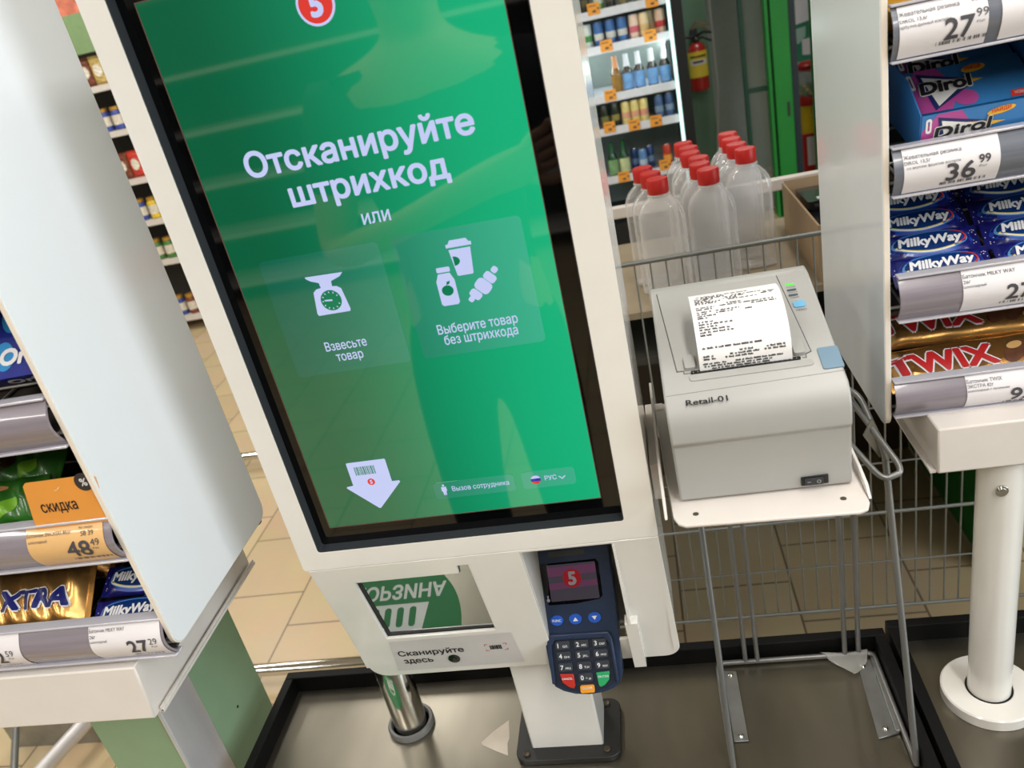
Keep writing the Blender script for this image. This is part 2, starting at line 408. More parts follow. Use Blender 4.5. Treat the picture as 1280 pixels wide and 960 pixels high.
s_.decal([(-0.0750, 0.2518), (-0.0415, 0.2510), (-0.0450, 0.2478), (-0.0535, 0.2450), (-0.0540, 0.2405), (-0.0500, 0.2400), (-0.0468, 0.2375), (-0.0442, 0.2188), (-0.0450, 0.2166), (-0.0735, 0.2166), (-0.0745, 0.2186),
          (-0.0718, 0.2375), (-0.0685, 0.2400), (-0.0642, 0.2405), (-0.0645, 0.2450), (-0.0715, 0.2478), (-0.0748, 0.2505)], FS, 0.0009, 0)
s_.decal(circ(-0.0585, 0.2286, 0.0092), FS, 0.0011, 1)
for q in range(12):
    if q in (9,): continue
    a = q * PI / 6
    s_.decal(rot2([(-0.0589, 0.2352), (-0.0581, 0.2352), (-0.0581, 0.2366), (-0.0589, 0.2366)], a, (-0.0585, 0.2286)), FS, 0.0013, 0)
s_.decal([(-0.0644, 0.2298), (-0.0640, 0.2285), (-0.0574, 0.2279), (-0.0574, 0.2294)], FS, 0.0013, 0)
k.part('screen_scale_icon', s_, [LAV, SG], parent=disp, smooth=False)
g_ = B()   # cup, bottle and croissant picture
g_.decal([(0.0496, 0.2552), (0.0709, 0.2552), (0.0709, 0.2580), (0.0690, 0.2582), (0.0672, 0.2612), (0.0535, 0.2612), (0.0516, 0.2582), (0.0496, 0.2580)], FS, 0.0010)
g_.decal([(0.0512, 0.2535), (0.0694, 0.2535), (0.0672, 0.2318), (0.0664, 0.2310), (0.0545, 0.2310), (0.0536, 0.2318)], FS, 0.0010)
g_.decal([(0.0532, 0.2478)] + [(0.0534 + 0.0052 * math.sin(a), 0.2438 + 0.0040 * math.cos(a)) for a in [PI * j / 8 for j in range(9)]], FS, 0.0012, 1)
g_.decal(rr(0.0370, 0.2360, 0.0484, 0.2403, 0.0010, 2), FS, 0.0010)
g_.decal([(0.0375, 0.2350), (0.0475, 0.2350), (0.0502, 0.2285), (0.0502, 0.2090), (0.0485, 0.2072), (0.0362, 0.2072), (0.0346, 0.2090), (0.0346, 0.2285)], FS, 0.0010)
g_.decal(circ(0.0424, 0.2202, 0.0046, 20, 0.0050), FS, 0.0012, 1)
g_.decal([(0.0424, 0.2250), (0.0432, 0.2278), (0.0462, 0.2282), (0.0450, 0.2256)], FS, 0.0012, 1)
for (a, b_, w_, h_) in ((0.0605, 0.2095, 0.0052, 0.0046), (0.0648, 0.2130, 0.0072, 0.0105), (0.0725, 0.2190, 0.0110, 0.0140), (0.0795, 0.2255, 0.0072, 0.0110), (0.0845, 0.2312, 0.0056, 0.0052)):
    g_.decal(rot2(rr(a - w_ / 2, b_ - h_ / 2, a + w_ / 2, b_ + h_ / 2, min(w_, h_) * 0.33, 3), -0.86 + PI / 2, (a, b_)) if False else rot2(rr(a - w_ / 2, b_ - h_ / 2, a + w_ / 2, b_ + h_ / 2, min(w_, h_) * 0.33, 3), 0.75, (a, b_)), FS, 0.0010)
k.part('screen_food_icon', g_, [LAV, SG], parent=disp, smooth=False)
a_ = B()
a_.decal([(-0.0955, 0.0690), (-0.0945, 0.0698), (-0.0575, 0.0698), (-0.0566, 0.0690), (-0.0566, 0.0447), (-0.0495, 0.0447), (-0.0488, 0.0432), (-0.0755, 0.0166), (-0.0772, 0.0166), (-0.1026, 0.0425), (-0.1022, 0.0440), (-0.0955, 0.0447)], FS, 0.0009, 0)
x = -0.0892; q = 0
for w_ in (8, 5, 12, 5, 5, 9, 5, 12, 7, 5, 9, 5, 5, 12, 5, 8):
    a_.decal([(x, 0.0553), (x + w_ * 1e-4, 0.0553), (x + w_ * 1e-4, 0.0645), (x, 0.0645)], FS, 0.0011, 1); x += w_ * 1e-4 + 0.00055; q += 1
a_.decal(circ(-0.0766, 0.0468, 0.0037, 20), FS, 0.0011, 2); a_.text('5', FS, -0.0766, 0.0449, 0.0040, n=0.0013, m=0, bold=0.04, align='C')
k.part('screen_arrow', a_, [LAV, SG, SR, SB], parent=disp, smooth=False); a_ = B()
a_.decal(circ(0.0785, 0.0277, 0.0047, 24), FS, 0.0010, 2)
a_.decal([(0.0785 + 0.0047 * math.cos(t), 0.0277 + 0.0047 * math.sin(t)) for t in [math.radians(-19.5 + (219) * j / 16) for j in range(17)]], FS, 0.0012, 3)
a_.decal([(0.0785 + 0.0047 * math.cos(t), 0.0277 + 0.0047 * math.sin(t)) for t in [math.radians(19.5 + (141) * j / 12) for j in range(13)]], FS, 0.0014, 0)
k.part('screen_flag', a_, [LAV, SG, SR, SB], parent=disp, smooth=False); a_ = B()
a_.decal(circ(-0.0092, 0.0332, 0.0011, 12), FS, 0.0010, 0)
a_.decal([(-0.0116, 0.0316), (-0.0068, 0.0316), (-0.0066, 0.0270), (-0.0074, 0.0270), (-0.0078, 0.0225), (-0.0088, 0.0225), (-0.0091, 0.0262), (-0.0094, 0.0225), (-0.0105, 0.0225), (-0.0109, 0.0270), (-0.0118, 0.0270)], FS, 0.0010, 0)
k.part('screen_call_icon', a_, [LAV, SG, SR, SB], parent=disp, smooth=False)

# lower panel leans back below the screen
FL = Fr((0, -0.012, -0.042), (1, 0, 0), (0, -0.1889, 0.982), (0, -0.982, -0.1889))
outer = [(-0.1670, 0.0)] + [(-0.1600 + 0.020 + 0.020 * math.cos(math.radians(180 + a)), -0.164 + 0.020 * math.sin(math.radians(180 + a))) for a in range(0, 91, 15)]
outer += [(0.1830 - 0.016 + 0.016 * math.cos(math.radians(-90 + a)), -0.168 + 0.016 * math.sin(math.radians(-90 + a))) for a in range(0, 91, 15)] + [(0.1805, 0.0)]
win = [(-0.1225, -0.1175), (-0.0020, -0.1175), (-0.0045, -0.0125), (-0.0160, -0.0125), (-0.0165, -0.0235), (-0.1260, -0.0235)]
slot = [(0.0500, -0.150), (0.1385, -0.150), (0.1370, -0.003), (0.0490, -0.003)]
low = k.part('lower_panel', B().prism(outer, FL, -0.004, 0.0, holes=[win, slot]), WHITE, bevel=0.0008)
lb = B()
lb.prism([(-0.0105, -0.042), (0.0190, -0.205), (0.125, -0.205), (0.13, -0.042)], side(-0.1625), 0, 0.004)
lb.prism([(-0.0105, -0.042), (0.0190, -0.210), (0.125, -0.210), (0.13, -0.042)], side(0.1765), 0, 0.004)
lb.box(-0.158, 0.050, 0.026, 0.125, -0.209, -0.205).box(0.139, 0.178, 0.026, 0.125, -0.209, -0.205).box(0.050, 0.139, 0.062, 0.125, -0.209, -0.205)
lb.box(-0.16, 0.178, 0.121, 0.125, -0.205, -0.042)
k.part('lower_housing', lb, WHITE)
wb = B().prism(win, FL, -0.030, -0.0042, holes=[[(-0.1185, -0.1130), (-0.0025, -0.1150), (-0.0048, -0.0150), (-0.0158, -0.0150), (-0.0163, -0.0260), (-0.1222, -0.0260)]])
k.part('scanner_frame', wb, BLACK)
k.part('scanner_window', B().prism([(-0.1190, -0.1140), (-0.0020, -0.1160), (-0.0040, -0.0140), (-0.0160, -0.0140), (-0.0165, -0.0250), (-0.1230, -0.0250)], FL, -0.010, -0.005), M('scanner_mirror_glass', (158, 162, 160), 0.02, metal=1.0, noise=0.02))
sl = B()
sl.box(0.0460, 0.0500, -0.150, -0.003, -0.070, -0.0042, fr=FL).box(0.1385, 0.1415, -0.185, -0.003, -0.100, -0.0042, fr=FL).box(0.0460, 0.1415, -0.003, 0.001, -0.070, -0.0042, fr=FL)
k.part('terminal_recess', sl, WHITE)
k.part('recess_back', B().box(0.046, 0.1415, -0.185, 0.0, -0.112, -0.108, fr=FL), WHITE)
FG = Fr((0.1372, -0.012, -0.042), (0, -0.1889, 0.982), (0, -0.982, -0.1889), (1, 0, 0))
k.part('cradle_bracket', B().box(0.1335, 0.1462, -0.186, -0.112, -0.002, 0.010, fr=FL).prism([(-0.004, 0.0), (-0.004, 0.0006), (-0.112, 0.011), (-0.112, 0.0)], FG, 0, 0.0022), WHITE, bevel=0.0006)
lbf = B().decal([(-0.128, -0.1755), (0.0165, -0.1755), (0.0130, -0.1225), (-0.1225, -0.1225)], FL, 0.0003)
lab = k.part('scan_label', lbf, M('label_grey', (204, 200, 198), 0.45))
lt = B()
lt.text('Сканируйте', FL, -0.1185, -0.1490, 0.0084, w=0.0740, n=0.0006, bold=0.022)
lt.text('здесь', FL, -0.1160, -0.1625, 0.0084, w=0.0330, n=0.0006, bold=0.022)
k.part('label_text', lt, INK, parent=lab, smooth=False); lt = B()
for (x0, w_) in ((0, 12), (18, 7), (28, 14), (46, 8), (58, 8), (70, 16), (90, 7), (102, 10), (116, 12)):
    lt.decal([(-0.0152 + x0 * 1e-4, -0.1490), (-0.0152 + (x0 + w_) * 1e-4, -0.1490), (-0.0152 + (x0 + w_) * 1e-4, -0.1420), (-0.0152 + x0 * 1e-4, -0.1420)], FL, 0.0006)
for cx, cy, su, sv in ((-0.0205, -0.1395, 1, -1), (0.0040, -0.1395, -1, -1), (-0.0205, -0.1515, 1, 1), (0.0040, -0.1515, -1, 1)):
    lt.decal([(cx, cy), (cx + su * 0.004, cy), (cx + su * 0.004, cy + sv * 0.0008), (cx + su * 0.0008, cy + sv * 0.0008), (cx + su * 0.0008, cy + sv * 0.003), (cx, cy + sv * 0.003)], FL, 0.0006, 1)
k.part('label_barcode', lt, [INK, M('label_red', (186, 84, 70), 0.5)], parent=lab, smooth=False)
k.part('scan_sensor', B().prism(circ(-0.0590, -0.1600, 0.0066), FL, 0.0, 0.0012).prism(circ(-0.0590, -0.1600, 0.0030), FL, 0.0012, 0.0016), GLOSSB)
k.part('pedestal_column', B().box(-0.0090, 0.0770, 0.0410, 0.1000, TABLE + 0.004, -0.212), WHITE, bevel=0.002)
pb = k.part('base_plate', B().prism(rr(-0.0275, 0.0230, 0.0970, 0.1090, 0.014), flat(TABLE), 0.0006, 0.008), M('black_plate', (34, 34, 34), 0.35, noise=0.1), bevel=0.0015)
for (bx, by) in ((-0.0145, 0.0326), (0.0815, 0.0335), (0.0803, 0.1000), (-0.0145, 0.1000)):
    b_ = B().lathe([(0.0042, 0.008), (0.0042, 0.0098), (0.0030, 0.0104), (0.0012, 0.0100)], (bx, by, TABLE), 14)
    k.part('bolt', b_, M('dull_bolt', (86, 78, 66), 0.4, metal=0.7), parent=pb)

# payment terminal in its cradle
FT = Fr((0.0838, 0.0588, -0.0996), (1, 0, 0), (0, 0.43, 0.9028), (0, -0.9028, 0.43))
pt = T('payment_terminal', 'dark blue card payment terminal with keypad leaning in the kiosk cradle', 'payment terminal', (0.084, 0.02, -0.235))
NAVY = M('terminal_navy', (34, 48, 72), 0.38, noise=0.04)
ol = [(0.0407, 0.010), (-0.0407, 0.010), (-0.0407, -0.05), (-0.0398, -0.085), (-0.0384, -0.120), (-0.0372, -0.138), (-0.0350, -0.1440), (-0.0270, -0.1490), (-0.0140, -0.1530), (0.0, -0.1542), (0.0140, -0.1530), (0.0260, -0.1495), (0.0340, -0.1440), (0.0368, -0.138), (0.0384, -0.120), (0.0400, -0.085), (0.0407, -0.05)]
pt.part('body', B().prism(ol, FT, -0.024, 0.0), NAVY, bevel=0.004, seg=3)
pt.part('back_cover', B().prism([(a * 0.94, b_ * 0.985) for a, b_ in ol], FT, -0.034, -0.0245), BLACK, bevel=0.003)
hood = B()
ho = [(-0.0335, -0.0870), (0.0295, -0.0880), (0.0325, -0.0960), (0.0335, -0.1420), (0.0300, -0.1420), (0.0285, -0.1010), (0.0240, -0.0945), (-0.0280, -0.0935), (-0.0322, -0.1000), (-0.0335, -0.1400), (-0.0370, -0.1400), (-0.0366, -0.0955)]
pt.part('keypad_hood', hood.prism(ho, FT, -0.001, 0.0048), NAVY, bevel=0.0018)
pt.part('keypad_plate', B().prism([(-0.0320, -0.1000), (-0.0280, -0.0950), (0.0240, -0.0960), (0.0282, -0.1010), (0.0300, -0.1420), (0.0200, -0.1485), (0.0, -0.1515), (-0.0200, -0.1490), (-0.0335, -0.1420)], FT, 0.0, 0.0004), M('keypad_dark', (24, 32, 48), 0.5))
sc_ = pt.part('screen_bezel', B().prism([(-0.0345, -0.0175), (-0.0315, -0.0135), (0.0260, -0.0128), (0.0285, -0.0165), (0.0282, -0.0515), (0.0245, -0.0548), (0.0, -0.0575), (-0.0290, -0.0572), (-0.0318, -0.0530)], FT, 0.0, 0.0006), GLOSSB)
lc = B().prism(rr(-0.0262, -0.0538, 0.0250, -0.0152, 0.001, 2), FT, 0.0006, 0.0009, m=0)
lc.decal([(-0.0262, -0.0180), (0.0250, -0.0170), (0.0250, -0.0265), (-0.0262, -0.0275)], FT, 0.00105, 1); lc.decal([(-0.0262, -0.0345), (0.0250, -0.0335), (0.0250, -0.0400), (-0.0262, -0.0415)], FT, 0.00105, 1)
lc.decal(circ(-0.0010, -0.0305, 0.0098, 28), FT, 0.0012, 2); lc.text('5', FT, -0.0010, -0.0370, 0.0130, n=0.0014, m=3, bold=0.04, align='C')
lc.text('VFI', FT, -0.0307, -0.0250, 0.0026, m=3, n=0.0009, rot=PI / 2) if False else None
lc.decal(circ(-0.0292, -0.0520, 0.0018, 14), FT, 0.0010, 3); lc.decal([(-0.0300, -0.0500), (-0.0284, -0.0500), (-0.0284, -0.0470), (-0.0300, -0.0470)], FT, 0.0010, 3)
pt.part('screen', lc, [M('terminal_lcd', (10, 10, 12), 0.12, emit=(58, 52, 60)), M('terminal_lcd_pink', (10, 10, 12), 0.12, emit=(84, 48, 70)), M('terminal_lcd_red', (10, 8, 8), 0.12, emit=(126, 24, 28)), M('terminal_lcd_white', (120, 120, 126), 0.3, emit=(70, 60, 66))], parent=sc_, smooth=False)
pt.part('maker_badge', B().prism(rr(-0.0230, -0.0068, 0.0150, -0.0018, 0.0015, 3), FT, 0.0, 0.0006), M('badge_grey', (70, 72, 70), 0.35, metal=0.4))
KEYM = M('key_dark', (52, 56, 62), 0.4); KW = M('key_print', (214, 216, 220), 0.5)
KB = M('key_blue', (38, 88, 186), 0.35)
for (u, lbl) in ((-0.0232, 'FUNC'), (-0.0034, None), (0.0168, '')):
    kb = B().prism(circ(u, -0.0737, 0.0055, 22, 0.0068), FT, 0.0, 0.0016)
    o = pt.part('function_key', kb, KB, bevel=0.0005)
    kd = B()
    if lbl == 'FUNC': kd.text('FUNC', FT, u, -0.0750, 0.0026, w=0.0094, n=0.0019, align='C', bold=0.02)
    else: kd.decal([(u - 0.0028, -0.0757 if lbl is None else -0.0717), (u + 0.0028, -0.0757 if lbl is None else -0.0717), (u, -0.0715 if lbl is None else -0.0760)], FT, 0.0019)
    pt.part('key_print', kd, KW, parent=o, smooth=False)
def key(u, v, w, h, mt, big, small, name='number_key', poly=None):
    o = pt.part(name, B().prism(poly or rr(u - w / 2, v - h / 2, u + w / 2, v + h / 2, 0.0018, 3), FT, 0.0, 0.0026), mt, bevel=0.0007)
    kd = B()
    if big: kd.text(big, FT, u - 0.0052, v - 0.0022, 0.0046, n=0.0030, bold=0.02)
    if small: kd.text(small, FT, u - (0.0 if big else 0.0056), v - (0.0020 if big else -0.0004), 0.0021, w=0.0056 if big else 0.0112, n=0.0030, bold=0.012)
    pt.part('key_print', kd, KW, parent=o, smooth=False)
sm = [('1', 'QZ.'), ('2', 'ABC'), ('3', 'DEF'), ('4', 'GHI'), ('5', 'JKL'), ('6', 'MNO'), ('7', 'PRS'), ('8', 'TUV'), ('9', 'WXY')]
for j, (bg, s2) in enumerate(sm):
    key((-0.0208, -0.0010, 0.0182)[j % 3], (-0.0999, -0.1112, -0.1232)[j // 3], 0.0150, 0.0086, KEYM, bg, s2)
key(-0.0010, -0.1352, 0.0150, 0.0086, KEYM, '0', '* #')
key(-0.0206, -0.1365, 0, 0, M('key_red', (176, 44, 34), 0.4), None, 'CANCEL', 'cancel_key', [(-0.0280, -0.1300), (-0.0135, -0.1310), (-0.0132, -0.1435), (-0.0150, -0.1462), (-0.0205, -0.1440), (-0.0262, -0.1395)])
key(0.0178, -0.1365, 0, 0, M('key_green', (40, 150, 92), 0.4), None, 'ENTER', 'enter_key', [(0.0104, -0.1310), (0.0246, -0.1305), (0.0232, -0.1390), (0.0180, -0.1445), (0.0130, -0.1462), (0.0112, -0.1440)])
key(-0.0010, -0.1475, 0.0150, 0.0080, M('key_orange', (222, 148, 40), 0.4), None, 'CLEAR', 'clear_key')

# chrome pole beside the kiosk column
cp = T('chrome_pole', 'shiny chrome pole under the left end of the kiosk, standing in a grey ring', 'pole', (-0.1745, 0.094, TABLE))
cp.part('tube', B().lathe([(0.0212, 0.0006), (0.0212, 0.1690), (0.0205, 0.1700)], (-0.1745, 0.094, TABLE), 40), CHROME)
cp.part('ring', B().lathe([(0.0300, 0.0006), (0.0300, 0.006), (0.0285, 0.0085), (0.0255, 0.0085), (0.0240, 0.006), (0.0240, 0.0006)], (-0.1745, 0.094, TABLE), 40), M('grey_ring', (112, 112, 110), 0.4))

# round basket sticker on the table, in front of the kiosk (seen in the scanner window)
FT0 = flat(TABLE)
st = T('floor_sticker', 'round green basket sticker on the steel table, seen in the scanner mirror', 'sticker', (-0.22, -0.11, TABLE))
st.part('disc', B().prism(circ(-0.222, -0.103, 0.109, 64), FT0, 0.0, 0.0006), M('sticker_green', (34, 120, 66), 0.45))
sp_ = B(); WP = M('sticker_white', (224, 226, 222), 0.5)
sp_.text('КОРЗИНА', FT0, -0.2790, -0.1690, 0.0205, w=0.1385, n=0.0010, bold=0.03)
sp_.decal([(-0.2660, -0.1390), (-0.1630, -0.1390), (-0.1700, -0.0960), (-0.2580, -0.0960)], FT0, 0.0010, 0, holes=[rr(-0.2460 + j * 0.0185, -0.1340, -0.2360 + j * 0.0185, -0.1040, 0.0045, 4) for j in range(4)])
sp_.decal([(-0.214 + 0.045 * math.cos(a), -0.095 + 0.035 * math.sin(a)) for a in [PI * j / 16 for j in range(17)]] + [(-0.214 + 0.037 * math.cos(a), -0.095 + 0.027 * math.sin(a)) for a in [PI * j / 16 for j in range(16, -1, -1)]], FT0, 0.0010)
st.part('print', sp_, WP, smooth=False)
solo('torn_sticker', B().prism([(-0.0448, 0.0911), (-0.0640, 0.0740), (-0.0760, 0.0600), (-0.0745, 0.0560), (-0.0600, 0.0480), (-0.0400, 0.0385), (-0.0425, 0.0560), (-0.0410, 0.0640)], FT0, 0.0, 0.0004), M('torn_paper', (196, 186, 172), 0.7, noise=0.1), 'torn remnant of a pale paper sticker on the steel table beside the kiosk foot', 'sticker', (-0.058, 0.062, TABLE))

# ------------------------------------------------------------------ receipt printer on its shelf
ps = T('printer_shelf', 'white folded metal shelf beside the kiosk that carries the receipt printer', 'shelf', (0.275, 0.05, 0.003))
sh = B()
def tray(u, v):
    pass
sh.prism([(0.1905, 0.16), (0.1975, -0.046), (0.2010, -0.056), (0.2070, -0.060), (0.3440, -0.065), (0.3510, -0.062), (0.3545, -0.053), (0.3600, 0.16)], flat(0.0), 0.0, 0.0028)
ps.part('plate', sh, WHITEM, bevel=0.0008)
for x0, xs in ((0.1895, 1), (0.3565, -1)):
    fl = B().prism([(-0.050, 0.0030), (0.16, 0.0030), (0.16, 0.030 if xs > 0 else 0.013), (-0.010, 0.030 if xs > 0 else 0.013), (-0.040, 0.012 if xs > 0 else 0.010)], side(0), 0, 0.0026)
    for v in fl.v: v.x += x0 + (-v.y + 0.05) * (0.020 if xs > 0 else 0.0) * 0.3 + (0 if xs > 0 else (v.y - 0.05) * 0.02)
    ps.part('side_lip', fl, WHITEM, bevel=0.0006)
for sx_ in (0.2165, 0.3360):
    ps.part('screw_hole', B().prism(circ(sx_, -0.045, 0.0026, 14), flat(0.0028), 0.0, 0.0002), M('hole_dark', (70, 62, 52), 0.6))
ps.part('wall_bracket', B().box(0.1812, 0.1895, 0.03, 0.15, -0.030, 0.010).box(0.1812, 0.20, 0.145, 0.16, -0.030, 0.004), WHITEM, bevel=0.001)
p = T('receipt_printer', 'white receipt printer lettered in black on its shelf with a printed receipt sticking out', 'printer', (0.276, 0.07, 0.003))
PW = M('printer_grey_white', (164, 163, 159), 0.36, noise=0.012)
prof = [(-0.0270, 0.0045), (-0.0275, 0.030), (-0.0285, 0.0610), (-0.0318, 0.0635), (-0.0315, 0.0800), (-0.0275, 0.0915), (-0.0200, 0.0985), (0.1180, 0.1425), (0.1330, 0.1440), (0.1420, 0.1390), (0.1480, 0.1280), (0.1520, 0.0045)]
def bodyx(y, z, s):
    t = max(0.0, min(1.0, z / 0.10)); w = 0.0712 + 0.0016 * t
    return 0.2765 + s * w
bb = B()
vs = []
for s in (-1, 1): vs += [(bodyx(y, z, s), y, z) for y, z in prof]
n_ = len(prof)
bb.add(vs, [tuple(range(n_)), tuple(range(2 * n_ - 1, n_ - 1, -1))] + [(i, (i + 1) % n_, n_ + (i + 1) % n_, n_ + i) for i in range(n_)])
p.part('case', bb, PW, bevel=0.0045, seg=3)
FP = Fr((0, -0.018, 0.0991), (1, 0, 0), (0, 0.138, 0.044), (0, -0.044, 0.138))
GAP = M('seam_dark', (120, 120, 118), 0.6); GAPD = M('seam_black', (52, 52, 52), 0.6)
p.part('paper_lid', B().prism([(0.2178, 0.0338), (0.2100, 0.1440), (0.3205, 0.1440), (0.3285, 0.0365), (0.3235, 0.0345), (0.3235, 0.0300), (0.2235, 0.0300), (0.2235, 0.0338)], FP, -0.002, 0.0010), PW, bevel=0.0008)
p.part('lid_seam', B().prism([(0.2172, 0.0332), (0.2094, 0.1442), (0.3211, 0.1442), (0.3292, 0.0362), (0.3241, 0.0338), (0.3241, 0.0296), (0.2229, 0.0296), (0.2229, 0.0332)], FP, 0.0, 0.0003), GAPD)
p.part('front_seam', B().prism([(0.2060, 0.0060), (0.3500, 0.0090), (0.3500, 0.0093), (0.2060, 0.0063)], FP, 0.0, 0.0003), GAP)
cut = B()
for j in range(24):
    a, c = 0.2300 + j * 0.00385, 0.2300 + (j + 0.55) * 0.00385
    cut.add([FP(a, 0.0275, 0.0006), FP(c, 0.0275, 0.0006), FP((a + c) / 2, 0.0303, 0.0016)], [(0, 1, 2)])
p.part('tear_bar', cut.prism(rr(0.2270, 0.0195, 0.3280, 0.0275, 0.003, 3), FP, 0.0, 0.0010), PW, bevel=0.0008)
p.part('paper_slot', B().prism(rr(0.2290, 0.0275, 0.3190, 0.0315, 0.0010, 2), FP, 0.0008, 0.0012), BLACK)
p.part('end_stop', B().prism(rr(0.3145, 0.0320, 0.3235, 0.0480, 0.0015, 3), FP, 0.0, 0.0050), PW, bevel=0.001)
p.part('end_stop', B().prism(rr(0.2245, 0.0320, 0.2335, 0.0480, 0.0015, 3), FP, 0.0, 0.0050), PW, bevel=0.001)
p.part('lid_latch', B().prism(rr(0.3335, 0.0128, 0.3500, 0.0385, 0.0018, 3), FP, -0.001, 0.0012), M('latch_blue_grey', (112, 138, 156), 0.35), bevel=0.0005)
p.part('feed_button', B().prism(rr(0.3270, 0.0944, 0.3372, 0.1028, 0.002, 4), FP, 0.0, 0.0012), M('button_blue', (112, 176, 212), 0.35), bevel=0.0004)
for v, mt in ((0.1280, M('led_green', (90, 190, 80), 0.4, emit=(70, 190, 60), es=0.6)), (0.1200, M('led_slate', (70, 84, 96), 0.4)), (0.1125, MATS['led_slate'])):
    p.part('indicator_light', B().prism(rr(0.3258, v - 0.0012, 0.3338, v + 0.0012, 0.0006, 2), FP, 0.0, 0.0006), mt)
pl = B()
pl.text('Retail-01', FP, 0.2210, -0.0076, 0.0062, w=0.0335, n=0.0002, bold=0.018)
pl.text('POWER', FP, 0.3262, 0.1236, 0.0014, w=0.0078, n=0.0002, m=1); pl.text('ERROR', FP, 0.3266, 0.1159, 0.0014, w=0.0078, n=0.0002, m=1); pl.text('PAPER', FP, 0.3268, 0.1084, 0.0014, w=0.0078, n=0.0002, m=1); pl.text('FEED', FP, 0.3282, 0.0898, 0.0022, w=0.0088, n=0.0002, m=1)
p.part('lettering', pl, [INK, INKG], smooth=False)
FF = Fr((0, -0.0272, 0.0), (1, 0, 0), (0, -0.001, 0.034), (0, -1, -0.03))
sw = p.part('switch_frame', B().prism([(0.3065, 0.0082), (0.3285, 0.0088), (0.3285, 0.0172), (0.3065, 0.0166)], FF, 0.0, 0.0016), BLACK, bevel=0.0004)
p.part('rocker_switch', B().prism(rr(0.3090, 0.0094, 0.3240, 0.0160, 0.0006, 2), FF, 0.0015, 0.0032), M('switch_grey', (40, 42, 44), 0.35), parent=sw, bevel=0.0006)
p.part('switch_mark', B().decal([(0.3112, 0.0124), (0.3140, 0.0124), (0.3140, 0.0130), (0.3112, 0.0130)], FF, 0.0034).decal(circ(0.3205, 0.0128, 0.0017, 14), FF, 0.0034, 0, [circ(0.3205, 0.0128, 0.0011, 14)]), M('mark_grey', (150, 150, 150), 0.5), parent=sw, smooth=False)

# the receipt curls up out of the slot
rc_pts = [(0.0110, 0.1040), (0.0095, 0.1130), (0.0095, 0.1220), (0.0125, 0.1310), (0.0180, 0.1390), (0.0260, 0.1460), (0.0360, 0.1515), (0.0480, 0.1550), (0.0600, 0.1560), (0.0720, 0.1540)]
def catmull(P, k=6):
    out = []
    for i in range(len(P) - 1):
        p0, p1, p2, p3 = [Vector((*P[max(0, min(len(P) - 1, i + j))], 0)) for j in (-1, 0, 1, 2)]
        for t in [j / k for j in range(k)]:
            out.append(0.5 * ((2 * p1) + (p2 - p0) * t + (2 * p0 - 5 * p1 + 4 * p2 - p3) * t * t + (3 * p1 - p0 - 3 * p2 + p3) * t ** 3))
    out.append(Vector((*P[-1], 0))); return [(v.x, v.y) for v in out]
RC = catmull(rc_pts); RL = [0.0]
for a, c in zip(RC, RC[1:]): RL.append(RL[-1] + math.hypot(c[0] - a[0], c[1] - a[1]))
def FR(u, v, n=0.0):
    v = max(0.0, min(RL[-1] - 1e-6, v)); i = max(j for j in range(len(RL) - 1) if RL[j] <= v)
    t = (v - RL[i]) / (RL[i + 1] - RL[i]); (y0, z0), (y1, z1) = RC[i], RC[i + 1]
    L = RL[i + 1] - RL[i]; ny, nz = -(z1 - z0) / L, (y1 - y0) / L
    return Vector((0.2368 + u, y0 + (y1 - y0) * t + ny * n, z0 + (z1 - z0) * t + nz * n))
rcp = T('paper_receipt', 'printed white paper receipt curling out of the receipt printer', 'receipt', (0.275, 0.012, 0.106))
RLN = RL[-1]
paper = B().sheet(2, 40, lambda a, c: FR(a * 0.0757, c * RLN, 0.0)).sheet(2, 40, lambda a, c: FR(a * 0.0757, c * RLN, -0.0002))
rcp.part('paper', paper, M('receipt_paper', (238, 236, 234), 0.55, noise=0.01))
ri = B(); r5 = random.Random(5)
def inkline(v, u0, u1, h=0.0017, m=0):
    u = u0
    while u < u1 - 0.001:
        w_ = r5.choice((0.0016, 0.0028, 0.004, 0.0055)); w_ = min(w_, u1 - u)
        x = u
        while x < u + w_ - 0.0004:
            hh = h * r5.choice((1.0, 1.0, 0.72)); ri.add([FR(x, v, 0.00025), FR(x + 0.00068, v, 0.00025), FR(x + 0.00068, v + hh, 0.00025), FR(x, v + hh, 0.00025)], [(0, 1, 2, 3)], m); x += 0.00085
        u += w_ + 0.0012
